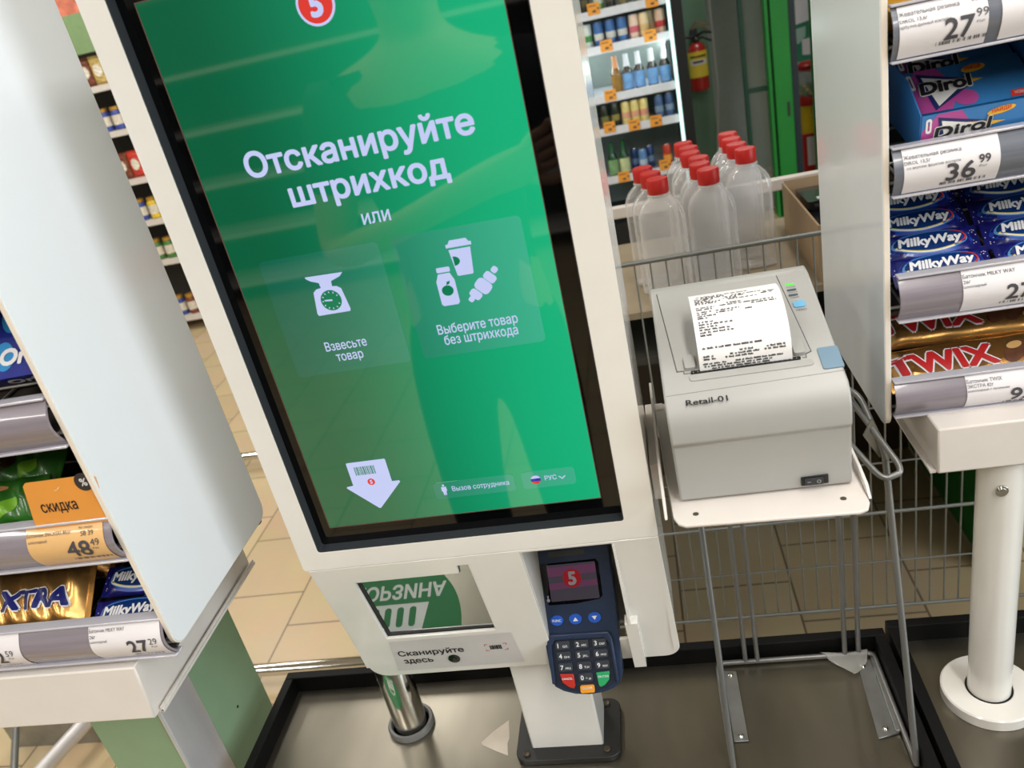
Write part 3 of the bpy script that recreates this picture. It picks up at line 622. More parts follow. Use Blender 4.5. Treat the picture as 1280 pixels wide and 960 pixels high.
lines = [(0.0060, 0.010, 0.058), (0.0084, 0.004, 0.060), (0.0108, 0.003, 0.022), (0.0108, 0.030, 0.070), (0.0150, 0.004, 0.014), (0.0150, 0.022, 0.046), (0.0174, 0.004, 0.012), (0.0174, 0.026, 0.050), (0.0174, 0.054, 0.071), (0.0198, 0.034, 0.046), (0.0198, 0.056, 0.071),
         (0.0245, 0.004, 0.054), (0.0355, 0.004, 0.014), (0.0380, 0.004, 0.032), (0.0405, 0.004, 0.030), (0.0430, 0.004, 0.020), (0.0455, 0.004, 0.032), (0.0480, 0.004, 0.016), (0.0520, 0.004, 0.012), (0.0542, 0.004, 0.020), (0.0565, 0.004, 0.014), (0.0565, 0.020, 0.034), (0.0565, 0.044, 0.050), (0.0588, 0.004, 0.016), (0.0588, 0.020, 0.040),
         (0.0620, 0.004, 0.018), (0.0620, 0.050, 0.071), (0.0645, 0.004, 0.020), (0.0645, 0.024, 0.070), (0.0668, 0.030, 0.042), (0.0700, 0.004, 0.022), (0.0720, 0.004, 0.026), (0.0720, 0.032, 0.058), (0.0742, 0.004, 0.018), (0.0742, 0.028, 0.040), (0.0742, 0.060, 0.071), (0.0764, 0.004, 0.022), (0.0764, 0.030, 0.046), (0.0764, 0.062, 0.071), (0.0786, 0.004, 0.030), (0.0786, 0.036, 0.060), (0.0808, 0.010, 0.030), (0.0830, 0.006, 0.050)]
for v, a, c in lines:
    if v < RLN - 0.002: inkline(v, a, c)
rcp.part('print', ri, M('receipt_ink', (44, 42, 46), 0.7), smooth=False)

# ------------------------------------------------------------------ candy shelf units
RAILM = M('price_rail_mauve', (132, 124, 132), 0.22, coat=0.5, noise=0.10, nscale=22, stretch=(0.4, 1, 14))
RAILB = M('price_rail_slate', (104, 108, 118), 0.22, coat=0.5, noise=0.10, nscale=22, stretch=(0.4, 1, 14))
RAILC = M('rail_clear_edge', (190, 188, 196), 0.15, coat=0.6)
DARKB = M('dark_shelf_back', (64, 57, 52), 0.6, noise=0.08)
GRID = M('pale_wire', (158, 154, 148), 0.4, metal=0.2)
ORANGE = M('orange_card', (226, 150, 62), 0.35, coat=0.5, noise=0.03)
TAGO = M('orange_tag_paper', (222, 178, 118), 0.4, coat=0.4, noise=0.03)
BULGE = 0.0095
def rail_frame(y, zb, h):
    def f(u, v, n=0.0):
        t = max(-0.05, min(1.05, v / h)); a = PI * t
        return Vector((u, y - BULGE * math.sin(a) + 0.004 * (1 - t) * 0 - n * 0.94, zb + v - n * 0.3 * math.cos(a)))
    return f
def price_rail(t, x0, x1, y, zb, h, mt, tags):
    fr = rail_frame(y, zb, h)
    o = [(y - BULGE * math.sin(PI * j / 12), zb + h * j / 12) for j in range(13)]
    i_ = [(a + 0.0022, b) for a, b in reversed(o)]
    lip = [(y + 0.006, zb - 0.0005), (y + 0.006, zb - 0.0025), (y - 0.001, zb - 0.0025)]
    r = t.part('price_rail', B().prism(i_ + [(y - 0.001, zb - 0.0005)][:0] + o[::1] if False else o + i_, Fr((x0, 0, 0), (0, 1, 0), (0, 0, 1), (1, 0, 0)), 0, x1 - x0), mt)
    b = B().box(x0, x1, y - 0.0035, y + 0.008, zb + h, zb + h + 0.0022).box(x0, x1, y - 0.004, y + 0.008, zb - 0.0022, zb)
    t.part('rail_edge', b, RAILC, parent=r, bevel=0.0006)
    for tg in tags:
        u0, u1 = tg['u']; b = B()
        b.sheet(2, 12, lambda a, c: fr(u0 + (u1 - u0) * a, 0.001 + (h - 0.002) * c, 0.0006), 0)
        pad = 0.0012
        for (txt, du, dv, cap, w, m) in tg['t']:
            big = cap > 0.006
            b.text(txt, fr, u0 + du, dv, cap, w=w, m=m, n=0.0011, cuts=6 if big else 0, bold=0.022 if big else 0.0, res=2 if big else 1)
        if 'code' in tg:
            cu, cv, cw = tg['code']; u = u0 + cu; rr_ = random.Random(int(cu * 1e5))
            while u < u0 + cu + cw:
                w_ = rr_.choice((0.0004, 0.0007, 0.0011)); b.add([fr(u, cv, 0.0011), fr(u + w_, cv, 0.0011), fr(u + w_, cv + 0.0026, 0.0011), fr(u, cv + 0.0026, 0.0011)], [(0, 1, 2, 3)], 1); u += w_ + rr_.choice((0.0004, 0.0006, 0.002))
        t.part('price_tag', b, [tg.get('paper', PAPER), INKG], parent=r, label=tg.get('label'))
    return r
def side_panel(t, x0, x1, y0, y1, z0, z1, r=0.014):
    b = B().prism(rr(y0, z0, y1, z1, r, 6), Fr((x0, 0, 0), (0, 1, 0), (0, 0, 1), (1, 0, 0)), 0, x1 - x0)
    pnl = t.part('side_panel', b, PANEL, bevel=0.0008)
    e = rr(y0, z0, y1, z1, r, 6); ei = rr(y0 + 0.0012, z0 + 0.0012, y1 - 0.0012, z1 - 0.0012, r - 0.001, 6)
    t.part('panel_edging', B().prism(rr(y0 - 0.0008, z0 - 0.0008, y1 + 0.0008, z1 + 0.0008, r, 6), Fr((x0 + 0.0008, 0, 0), (0, 1, 0), (0, 0, 1), (1, 0, 0)), 0, x1 - x0 - 0.0016, holes=[ei]), CREAM, parent=pnl)
def wire_shelf(t, x0, x1, y0, y1, z, tilt=0.0):
    b = B(); nx = int((x1 - x0) / 0.052); ny = int((y1 - y0) / 0.04)
    zz = lambda y: z + (y - y0) * tilt
    for i in range(nx + 1):
        x = x1 - 0.012 - i * 0.052; b.tube([(x, y0, zz(y0)), (x, y1, zz(y1))], 0.0014, 6)
    for j in range(ny + 1):
        y = y0 + (y1 - y0) * j / ny; b.tube([(x0, y, zz(y) + 0.0026), (x1, y, zz(y) + 0.0026)], 0.0014, 6)
    s = t.part('shelf_plate', B().add([(x0, y0, zz(y0) - 0.002), (x1, y0, zz(y0) - 0.002), (x1, y1, zz(y1) - 0.002), (x0, y1, zz(y1) - 0.002), (x0, y0, zz(y0) - 0.005), (x1, y0, zz(y0) - 0.005), (x1, y1, zz(y1) - 0.005), (x0, y1, zz(y1) - 0.005)],
                                      [(0, 1, 2, 3), (7, 6, 5, 4), (0, 4, 5, 1), (1, 5, 6, 2), (2, 6, 7, 3), (3, 7, 4, 0)]), DARKB)
    t.part('shelf_wires', b, GRID, parent=s)

# left unit
lu = T('candy_shelf', 'white candy shelf unit at the left with the orange discount card', 'shelf unit', (-0.50, 0.0, -0.106))
side_panel(lu, -0.2585, -0.2530, -0.1150, 0.0900, -0.0330, 0.85)
side_panel(lu, -0.86, -0.8545, -0.1150, 0.0900, -0.0330, 0.85)
lu.part('back_panel', B().box(-0.8545, -0.2585, 0.080, 0.086, -0.04, 0.84), DARKB)
wb_ = B()
for i in range(12): wb_.tube([(-0.27 - i * 0.052, 0.0775, -0.04), (-0.27 - i * 0.052, 0.0775, 0.84)], 0.0016, 6)
for j in range(16): wb_.tube([(-0.8545, 0.0750, -0.02 + j * 0.055), (-0.2585, 0.0750, -0.02 + j * 0.055)], 0.0016, 6)
lu.part('back_wires', wb_, GRID)
for z in (-0.038, 0.070, 0.183, 0.314, 0.427): wire_shelf(lu, -0.8545, -0.2590, -0.110, 0.076, z + 0.006, 0.12)
tb = B().prism([(-0.1200, -0.0475), (-0.1260, -0.1060), (0.0980, -0.1060), (0.0980, -0.0475)], Fr((-0.86, 0, 0), (0, 1, 0), (0, 0, 1), (1, 0, 0)), 0, 0.86 - 0.3030)
lu.part('base_tray', tb, WHITEM, bevel=0.0015)
lu.part('tray_lip', B().box(-0.3026, -0.2975, -0.118, 0.100, -0.1065, -0.1035).box(-0.3000, -0.2985, -0.118, 0.100, -0.1060, -0.1000), WHITEM)
lu.part('screw', B().lathe([(0.0042, -0.003), (0.0042, 0.0), (0.002, 0.0008)], (-0.3105, -0.112, -0.1070), 14), M('steel_screw', (120, 112, 104), 0.3, metal=0.9))
for zz_ in (0.01, ): lu.part('panel_screw', B().prism(circ(0.030, -0.054, 0.0035, 14), side(-0.3028), 0, 0.001), CHROME)
L2T = [('Батончик SNICKERS 80,5г', 0.001, 0.0335, 0.0026, 0.043, 1), ('шоколадный', 0.002, 0.0290, 0.0020, 0.018, 1), ('без скидки', 0.0515, 0.0362, 0.0015, 0.013, 1), ('58 39', 0.0530, 0.0310, 0.0036, 0.012, 1), ('48', 0.0365, 0.0130, 0.0142, 0.0225, 1), ('49', 0.0605, 0.0225, 0.0056, 0.0085, 1), ('₽/шт', 0.0610, 0.0190, 0.0018, 0.006, 1)]
L3T = [('Батончик MILKY WAY', 0.001, 0.0345, 0.0027, 0.036, 1), ('26г', 0.001, 0.0300, 0.0027, 0.006, 1), ('шоколадный', 0.001, 0.0262, 0.0020, 0.017, 1), ('27', 0.0370, 0.0120, 0.0135, 0.0195, 1), ('29', 0.0590, 0.0205, 0.0058, 0.0082, 1), ('₽/шт', 0.0600, 0.0170, 0.0018, 0.006, 1)]
T92 = [('Батончик TWIX', 0.001, 0.0345, 0.0027, 0.030, 1), ('ЭКСТРА 82г', 0.001, 0.0300, 0.0027, 0.020, 1), ('92', 0.0370, 0.0120, 0.0135, 0.0195, 1), ('59', 0.0590, 0.0205, 0.0058, 0.0082, 1), ('₽/шт', 0.0600, 0.0170, 0.0018, 0.006, 1)]
price_rail(lu, -0.8545, -0.2605, -0.113, 0.183, 0.0405, RAILM, [])
price_rail(lu, -0.8545, -0.2575, -0.113, 0.0695, 0.0410, RAILM, [dict(u=(-0.3380, -0.2640), t=L2T, paper=TAGO, code=(0.0365, 0.0075, 0.036), label='orange price tag')])
price_rail(lu, -0.8545, -0.2575, -0.113, -0.0395, 0.0405, RAILM, [dict(u=(-0.3310, -0.2590), t=L3T, code=(0.037, 0.006, 0.028)), dict(u=(-0.480, -0.4045), t=T92, code=(0.037, 0.006, 0.028))])
for z in (0.314, 0.427): price_rail(lu, -0.8545, -0.2605, -0.113, z, 0.0405, RAILM, [])
FD = Fr((0, -0.1215, 0), (1, 0, 0), (0, 0.06, 1), (0, -1, 0.06))
dc = T('discount_card', 'orange discount card with a black percent disc standing in the left price rail', 'card', (-0.29, -0.121, 0.112))
dc.part('card', B().prism([(-0.3270, 0.1090), (-0.2560, 0.1090), (-0.2520, 0.1500), (-0.2540, 0.1530), (-0.3170, 0.1530), (-0.3205, 0.1500)], FD, 0, 0.0006), ORANGE)
dk = B(); dk.text('скидка', FD, -0.3130, 0.1240, 0.0098, w=0.0340, n=0.0009, bold=0.012)
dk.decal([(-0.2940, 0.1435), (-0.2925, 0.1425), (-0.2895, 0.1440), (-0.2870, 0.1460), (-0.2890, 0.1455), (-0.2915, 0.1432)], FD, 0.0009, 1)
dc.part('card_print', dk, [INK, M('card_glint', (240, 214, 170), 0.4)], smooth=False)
pd = dc.part('percent_disc', B().prism(circ(-0.2640, 0.1475, 0.0082, 32), FD, 0.0006, 0.0010), M('disc_dark', (40, 38, 42), 0.3, coat=0.5))
dc.part('percent_sign', B().text('%', FD, -0.2640, 0.1442, 0.0066, n=0.0012, align='C', bold=0.02), KW, parent=pd, smooth=False)
# green pedestal with its aluminium corner
gp = T('green_pedestal', 'pale green box pedestal with a silver corner strip under the left candy shelf', 'pedestal', (-0.465, 0.08, FLOOR))
GREENP = M('pale_green_board', (138, 166, 132), 0.5, noise=0.03)
gp.part('box', B().box(-0.5120, -0.4170, -0.0080, 0.1740, FLOOR, -0.1075), GREENP)
gp.part('corner_profile', B().prism([(-0.4190, -0.0100), (-0.4150, -0.0090), (-0.4130, -0.0040), (-0.4130, 0.0520), (-0.4150, 0.0560), (-0.4180, 0.0560)], flat(0), FLOOR, -0.1080), ALU, bevel=0.002)
gp.part('scuff_hole', B().prism(circ(0.110, -0.345, 0.0020, 10), side(-0.4169), 0, 0.0004), BLACK)

# right unit
ru = T('candy_shelf', 'white candy shelf unit at the right above the round post', 'shelf unit', (0.70, 0.2, -0.0536))
side_panel(ru, 0.4070, 0.4130, 0.0905, 0.3350, -0.0180, 0.85)
side_panel(ru, 1.01, 1.016, 0.0905, 0.3350, -0.0180, 0.85)
ru.part('back_panel', B().box(0.413, 1.01, 0.322, 0.328, -0.01, 0.84), DARKB)
for z in (-0.004, 0.098, 0.212, 0.320, 0.43): wire_shelf(ru, 0.4135, 1.01, 0.094, 0.318, z + 0.004, 0.12)
ru.part('base_tray', B().box(0.4425, 1.01, 0.0550, 0.320, -0.0536, -0.0050), WHITEM, bevel=0.002)
ru.part('tray_lip', B().box(0.4370, 0.4425, 0.058, 0.320, -0.0536, -0.0510), WHITEM)
R1A = [('Жевательная резинка', 0.0005, 0.0315, 0.0030, 0.0430, 1), ('DIROL 13,6г', 0.0005, 0.0270, 0.0026, 0.0200, 1), ('арбузно-дынный коктейль', 0.0003, 0.0232, 0.0022, 0.0375, 1), ('32', 0.0520, 0.0325, 0.0030, 0.0050, 1), ('27', 0.0325, 0.0095, 0.0145, 0.0205, 1), ('99', 0.0545, 0.0215, 0.0058, 0.0085, 1), ('₽/шт', 0.0545, 0.0175, 0.0018, 0.006, 1)]
R1B = [('Жев', 0.0100, 0.0335, 0.0026, 0.010, 1), ('без сахара', 0.0100, 0.0295, 0.0026, 0.022, 1), ('27', 0.0325, 0.0095, 0.0145, 0.0205, 1), ('99', 0.0545, 0.0215, 0.0058, 0.0085, 1)]
R2A = [('Жевательная резинка', 0.0005, 0.0300, 0.0028, 0.0440, 1), ('DIROL 13,5г', 0.0005, 0.0260, 0.0026, 0.0200, 1), ('со вкусом фруктов ассорти', 0.0020, 0.0225, 0.0020, 0.0410, 1), ('36', 0.0330, 0.0075, 0.0140, 0.0215, 1), ('99', 0.0570, 0.0185, 0.0062, 0.0085, 1), ('₽/шт', 0.0570, 0.0150, 0.0018, 0.006, 1)]
R3A = [('Батончик MILKY WAY', 0.0005, 0.0330, 0.0028, 0.0420, 1), ('26г', 0.0005, 0.0290, 0.0026, 0.006, 1), ('шоколадный', 0.0005, 0.0255, 0.0020, 0.018, 1), ('27', 0.0350, 0.0095, 0.0140, 0.0205, 1), ('29', 0.0585, 0.0205, 0.0058, 0.0082, 1)]
R4A = [('Батончик TWIX', 0.0005, 0.0275, 0.0028, 0.0300, 1), ('ЭКСТРА 82г', 0.0005, 0.0238, 0.0026, 0.022, 1), ('шоколадный с печеньем', 0.0005, 0.0204, 0.0020, 0.0350, 1), ('92', 0.0370, 0.0060, 0.0135, 0.0205, 1), ('59', 0.0600, 0.0165, 0.0056, 0.0082, 1)]
price_rail(ru, 0.4145, 1.01, 0.0900, 0.3165, 0.0395, RAILB, [dict(u=(0.4185, 0.4815), t=R1A, code=(0.027, 0.006, 0.036)), dict(u=(0.4910, 0.556), t=R1B)])
price_rail(ru, 0.4145, 1.01, 0.0900, 0.2085, 0.0385, RAILB, [dict(u=(0.4215, 0.4945), t=R2A, code=(0.029, 0.004, 0.036))])
price_rail(ru, 0.4180, 1.01, 0.0880, 0.0940, 0.0400, RAILM, [dict(u=(0.4690, 0.544), t=R3A, code=(0.031, 0.005, 0.038))])
price_rail(ru, 0.4140, 1.01, 0.0880, -0.0040, 0.0345, RAILM, [dict(u=(0.4750, 0.549), t=R4A, code=(0.033, 0.002, 0.036))])
price_rail(ru, 0.4145, 1.01, 0.0900, 0.425, 0.0395, RAILB, [])
wp = T('white_post', 'round white post in a white floor ring under the right candy shelf', 'post', (0.5105, 0.085, TABLE))
wp.part('tube', B().lathe([(0.0215, 0.0006), (0.0215, -0.0540 - TABLE)], (0.5105, 0.085, TABLE), 40), WHITE)
wp.part('ring', B().lathe([(0.0485, 0.0006), (0.0485, 0.0130), (0.0470, 0.0145), (0.0245, 0.0145), (0.0235, 0.0135), (0.0235, 0.0006)], (0.5105, 0.085, TABLE), 48), WHITE)
wp.part('ring_gap', B().lathe([(0.0236, 0.0006), (0.0236, 0.0138)], (0.5105, 0.085, TABLE), 40), BLACK)
bf = Fr((0.5030, 0.0640, -0.0860), (1, 0, 0), (0, 0, 1), (-0.3, -0.95, 0))
wp.part('bolt', B().prism(circ(0, 0, 0.0060, 20), bf, -0.001, 0.0020).prism(circ(0, 0, 0.0042, 18), bf, 0.0020, 0.0034), CHROME, bevel=0.0004)

# ------------------------------------------------------------------ sweets
def pillow(L, W, Tk, crimp=0.008, rag=0.0, seed=1):
    """a flow-pack: returns (builder, top surface map)"""
    r = random.Random(seed); ph = [r.uniform(0, 6.28) for _ in range(4)]
    def hgt(u, v):
        e = max(0.0, (L / 2 - abs(u) - crimp) / (L / 2 - crimp)) if abs(u) < L / 2 - crimp else 0.0
        ex = min(1.0, e * (L / 2) / 0.012) ** 0.6 if e > 0 else 0.0
        t = min(1.0, abs(v) / (W / 2)); cy = (1 - t ** 3.2) ** 0.55 if t < 1 else 0.0
        w = 1 + 0.05 * math.sin(u * 150 + ph[0]) * math.cos(v * 90 + ph[1]) + rag * math.sin(u * 260 + ph[2] + v * 120)
        return 0.0004 + Tk / 2 * ex * cy * w
    b = B()
    pin = lambda a: (a - 0.5) * 2
    def vv(t): return math.copysign(abs(t) ** 0.8, t)
    b.sheet(36, 14, lambda a, c: ((a - 0.5) * L, vv(pin(c)) * W / 2, hgt((a - 0.5) * L, vv(pin(c)) * W / 2)), 0)
    b.sheet(36, 14, lambda a, c: ((a - 0.5) * L, vv(pin(c)) * W / 2, -hgt((a - 0.5) * L, vv(pin(c)) * W / 2)), 0)
    return b, (lambda u, v, n=0.0: Vector((u, v, hgt(u, v) + n)))
MWM = [M('bar_navy', (24, 26, 104), 0.28, coat=0.3, noise=0.25, nscale=60), M('bar_oval_blue', (12, 52, 116), 0.28, coat=0.3), M('bar_sky', (92, 150, 206), 0.28, coat=0.3), M('bar_yellow', (232, 214, 92), 0.3), M('bar_red', (206, 62, 44), 0.3), M('bar_white', (236, 236, 238), 0.3), M('bar_mid_blue', (34, 70, 168), 0.28, coat=0.3)]
def milky():
    b, fr = pillow(0.1020, 0.0370, 0.0150, seed=3)
    b.disc(fr, 0.000, 0.000, 0.0450, 0.0165, 0.0003, 6); b.disc(fr, -0.001, 0.001, 0.0395, 0.0140, 0.0005, 2); b.disc(fr, 0.0, 0.002, 0.0375, 0.0118, 0.0007, 1)
    b.disc(fr, 0.0, 0.002, 0.0385, 0.0128, 0.0009, 3, r0=0.93, a0=PI * 1.08, a1=PI * 1.80, rings=1); b.disc(fr, 0.0, 0.002, 0.0374, 0.0120, 0.0011, 4, r0=0.94, a0=PI * 1.70, a1=PI * 2.3, rings=1)
    b.disc(fr, 0.0, 0.002, 0.0400, 0.0142, 0.0009, 5, r0=0.92, a0=PI * 1.1, a1=PI * 1.7, rings=1)
    b.text('MilkyWay', fr, -0.0335, -0.0030, 0.0105, w=0.0640, m=1, n=0.0012, bold=0.10, shear=0.14, cuts=3)
    b.text('MilkyWay', fr, -0.0335, -0.0030, 0.0105, w=0.0640, m=5, n=0.0017, bold=0.045, shear=0.14, cuts=3)
    r = random.Random(2)
    for _ in range(16):
        u = r.choice((-1, 1)) * r.uniform(0.041, 0.049); b.disc(fr, u, r.uniform(-0.015, 0.015), 0.0006, 0.0006, 0.0004, 5, rings=1, seg=6)
    for v in b.v: v *= 0.82
    return b.mesh('milk_bar', MWM)
MW = milky()
def bar(mesh, name, label, cat, loc, rot, group):
    o = bpy.data.objects.new(name, mesh); COL.objects.link(o); o.location = (loc[0], loc[1], loc[2] + H); o.rotation_euler = rot
    return setp(o, label, cat, group)
TL = math.radians(38)
first = None
_rows = ('lowest and nearest the rail', 'second from the rail', 'third from the rail', 'farthest from the rail')
for c_, (xc, side_) in enumerate(((0.4575, 'left'), (0.5450, 'right'))):
    for r_ in range(4):
        lab_ = 'blue chocolate bar on the right candy shelf, %s stack, %s' % (side_, _rows[r_])
        loc = (xc + (0.004, 0.002, 0.0, -0.001)[r_], 0.1110 + 0.0245 * r_, 0.1290 + 0.0135 * r_)
        rot = (TL, 0, math.radians((1, -1, 2, -2)[r_]))
        if first is None: first = bar(MW, 'chocolate_bar', lab_, 'chocolate bar', loc, rot, 'blue chocolate bars')
        else: place(copy_tree(first), loc, lab_, rot)
for i, (x, y, z, l_) in enumerate(((-0.3040, -0.0880, -0.0110, 'front'), (-0.3060, -0.0580, 0.0040, 'back'))):
    place(copy_tree(first), (x, y, z), 'blue chocolate bar above the lowest left price rail, the %s one of two' % l_, (math.radians(30), 0, math.radians(3 - 4 * i)))
GOLD = M('gold_foil', (206, 158, 92), 0.26, metal=0.85, noise=0.25, nscale=40, bump=0.3); GOLDB = M('gold_foil_dark', (120, 82, 40), 0.35, metal=0.4, noise=0.2)
TWR = M('logo_red', (188, 36, 38), 0.35); TWB = M('logo_blue', (28, 34, 104), 0.35); CHOC = M('chocolate_picture', (96, 54, 30), 0.5, noise=0.3, nscale=120); BISC = M('biscuit_picture', (206, 164, 104), 0.5)
TWM = [GOLD, TWR, MWM[5], TWB, CHOC, BISC, GOLDB]
def twix():
    b, fr = pillow(0.205, 0.046, 0.020, seed=5)
    b.disc(fr, -0.042, 0.004, 0.052, 0.0165, 0.0003, 6); 
    b.text('TWIX', fr, -0.0970, -0.0095, 0.0200, w=0.0920, m=2, n=0.0007, bold=0.10, shear=-0.16, cuts=4)
    b.text('TWIX', fr, -0.0970, -0.0095, 0.0200, w=0.0920, m=1, n=0.0013, bold=0.05, shear=-0.16, cuts=4)
    b.disc(fr, 0.0120, 0.000, 0.0140, 0.0085, 0.0005, 4, tilt=0.9); b.disc(fr, 0.0130, 0.0060, 0.0070, 0.0038, 0.0008, 5, tilt=0.2); b.disc(fr, 0.0260, -0.002, 0.0110, 0.0065, 0.0006, 4, tilt=0.9)
    b.text('XTRA', fr, 0.0330, -0.0060, 0.0130, w=0.0520, m=2, n=0.0007, bold=0.09, shear=0.1, cuts=3)
    b.text('XTRA', fr, 0.0330, -0.0060, 0.0130, w=0.0520, m=3, n=0.0012, bold=0.04, shear=0.1, cuts=3)
    return b.mesh('gold_bar', TWM)
TW = twix()
tw = bar(TW, 'chocolate_bar', 'gold wrapped long chocolate bar right behind the lowest right price rail', 'chocolate bar', (0.5180, 0.1230, 0.0245), (math.radians(34), 0, math.radians(2)), 'gold chocolate bars')
place(copy_tree(tw), (0.5170, 0.1600, 0.0500), 'gold wrapped long chocolate bar behind the one at the lowest right price rail', (math.radians(34), 0, math.radians(-2)))
def xtra():
    b, fr = pillow(0.115, 0.060, 0.030, rag=0.16, seed=9)
    b.text('XTRA', fr, -0.0290, -0.0090, 0.0165, w=0.0700, m=2, n=0.0009, bold=0.10, shear=0.12, cuts=5)
    b.text('XTRA', fr, -0.0290, -0.0090, 0.0165, w=0.0700, m=3, n=0.0017, bold=0.05, shear=0.12, cuts=5)
    return b.mesh('gold_pack', TWM)
XM = xtra()
xo = bar(XM, 'chocolate_bar', 'gold foil chocolate pack with blue lettering on the lowest left shelf, the front one', 'chocolate bar', (-0.4080, -0.0745, 0.0040), (math.radians(42), 0, math.radians(1)), 'gold chocolate packs')
place(copy_tree(xo), (-0.4040, -0.0160, 0.0210), 'gold foil chocolate pack with blue lettering, behind the other gold pack', (math.radians(42), 0, math.radians(-5)))
SN = [M('snack_green', (46, 104, 34), 0.3, coat=0.4, noise=0.35, nscale=35), M('snack_brown', (60, 34, 24), 0.3, coat=0.4, noise=0.3), M('snack_lime', (120, 178, 50), 0.3), M('snack_tan', (196, 142, 92), 0.4)]
def snick():
    b, fr = pillow(0.105, 0.044, 0.024, rag=0.25, seed=12)
    b.disc(fr, -0.022, 0.002, 0.026, 0.016, 0.0006, 1); b.disc(fr, 0.022, -0.008, 0.012, 0.006, 0.0006, 2, tilt=0.7); b.disc(fr, 0.012, 0.010, 0.008, 0.003, 0.0006, 3, tilt=0.2)
    return b.mesh('green_pack', SN)
SNM = snick()
so = bar(SNM, 'chocolate_bar', 'green and brown wrapped bar behind the orange discount card, the front one', 'chocolate bar', (-0.4000, -0.0740, 0.1130), (math.radians(40), 0, math.radians(6)), 'green chocolate bars')
for q, (x, y, z, a, l_) in enumerate(((-0.3950, -0.0300, 0.1300, -8, 'the middle one'), (-0.3800, 0.0190, 0.1440, 12, 'the back one'))):
    place(copy_tree(so), (x, y, z), 'green and brown wrapped bar behind the orange discount card, ' + l_, (math.radians(40), 0, math.radians(a)))
place(copy_tree(first), (-0.2790, -0.0400, 0.1060), 'blue wrapped bar squeezed between the left side panel and the discount price rail', (math.radians(60), 0, math.radians(84)))
# blue chewing gum packs at the far left
GB = M('gum_blue', (26, 40, 132), 0.25, coat=0.4, noise=0.2, nscale=50); GC = M('gum_cyan', (36, 140, 204), 0.3)
def gum():
    b = B().prism(rr(-0.056, -0.017, 0.056, 0.017, 0.002, 3), flat(0), -0.0085, 0.0085)
    fr = flat(0.0085)
    b.disc(fr, 0.016, 0.001, 0.0090, 0.0120, 0.0003, 1); b.text('Orbit', fr, 0.0120, -0.0060, 0.0125, w=0.0450, m=2, n=0.0008, bold=0.05, shear=0.2)
    b.text('Orbit', Fr((0, -0.017, 0), (1, 0, 0), (0, 0, 1)), 0.0120, -0.0045, 0.0085, w=0.042, m=2, n=0.0006, bold=0.05, shear=0.2)
    return b.mesh('gum_pack', [GB, GC, MWM[5]])
GM = gum()
go = bar(GM, 'gum_pack', 'blue chewing gum pack above the highest left price rail in view, the lowest one', 'chewing gum', (-0.3170, -0.0820, 0.2480), (math.radians(52), 0, math.radians(2)), 'blue gum packs')
for q, (x, y, z, l_) in enumerate(((-0.3165, -0.0560, 0.2710, 'the middle one'), (-0.3200, -0.0300, 0.2930, 'the topmost one'))):
    place(copy_tree(go), (x, y, z), 'blue chewing gum pack above the highest left price rail in view, ' + l_, (math.radians(52), 0, math.radians(-2)))
# gum carton with packs on the right shelf
DB = M('carton_blue', (52, 118, 178), 0.3, coat=0.3, noise=0.05); DP = M('carton_pink', (172, 72, 142), 0.35, coat=0.3, noise=0.12); DR = M('carton_red', (204, 52, 44), 0.35); DY = M('carton_yellow', (230, 178, 52), 0.4); DW = M('carton_white', (230, 228, 222), 0.4); DN = M('carton_navy', (32, 44, 98), 0.4)
DM = [DB, DP, DR, DY, DW, DN, INK]
def dirol_face(b, fr, w, h, x0, y0, k=1.0):
    b.decal([(x0, y0), (x0 + 0.30 * w, y0), (x0 + 0.42 * w, y0 + 0.45 * h), (x0 + 0.30 * w, y0 + h), (x0 + 0.12 * w, y0 + h), (x0, y0 + 0.6 * h)], fr, 0.0003, 1)
    b.disc(fr, x0 + 0.44 * w, y0 + 0.20 * h, 0.10 * w, 0.18 * h, 0.0004, 1)
    b.decal([(x0 + 0.12 * w, y0 + 0.92 * h), (x0 + 0.60 * w, y0 + 0.56 * h), (x0 + 0.16 * w, y0 + 0.02 * h)], fr, 0.0005, 5); b.decal([(x0 + 0.15 * w, y0 + 0.82 * h), (x0 + 0.50 * w, y0 + 0.56 * h), (x0 + 0.20 * w, y0 + 0.10 * h)], fr, 0.0007, 4)
    b.decal([(x0 + 0.34 * w, y0 + 0.68 * h), (x0 + 0.64 * w, y0 + 0.56 * h), (x0 + 0.36 * w, y0 + 0.40 * h)], fr, 0.0006, 3)
    b.text('Dirol', fr, x0 + 0.10 * w, y0 + 0.40 * h, 0.26 * h * k, w=0.42 * w, m=4, n=0.0010, bold=0.09, shear=0.18, rot=0.05)
    b.text('Dirol', fr, x0 + 0.10 * w, y0 + 0.40 * h, 0.26 * h * k, w=0.42 * w, m=6, n=0.0015, bold=0.045, shear=0.18, rot=0.05)
    b.disc(fr, x0 + 0.60 * w, y0 + 0.83 * h, 0.105 * w, 0.085 * h, 0.0005, 3, tilt=0.15); b.text('НАЙДИ', fr, x0 + 0.53 * w, y0 + 0.79 * h, 0.09 * h, w=0.14 * w, m=2, n=0.0010, bold=0.02, rot=0.12)
    b.decal([(x0 + 0.78 * w, y0 + 0.02 * h), (x0 + w, y0 + 0.02 * h), (x0 + w, y0 + 0.16 * h), (x0 + 0.80 * w, y0 + 0.16 * h)], fr, 0.0005, 2); b.text('НОВИНКА', fr, x0 + 0.82 * w, y0 + 0.06 * h, 0.06 * h, w=0.15 * w, m=4, n=0.0009)
    b.decal(rr(x0 + 0.03 * w, y0 + 0.55 * h, x0 + 0.075 * w, y0 + 0.92 * h, 0.02 * w, 3), fr, 0.0006, 4, [rr(x0 + 0.045 * w, y0 + 0.62 * h, x0 + 0.06 * w, y0 + 0.85 * h, 0.006 * w, 2)])
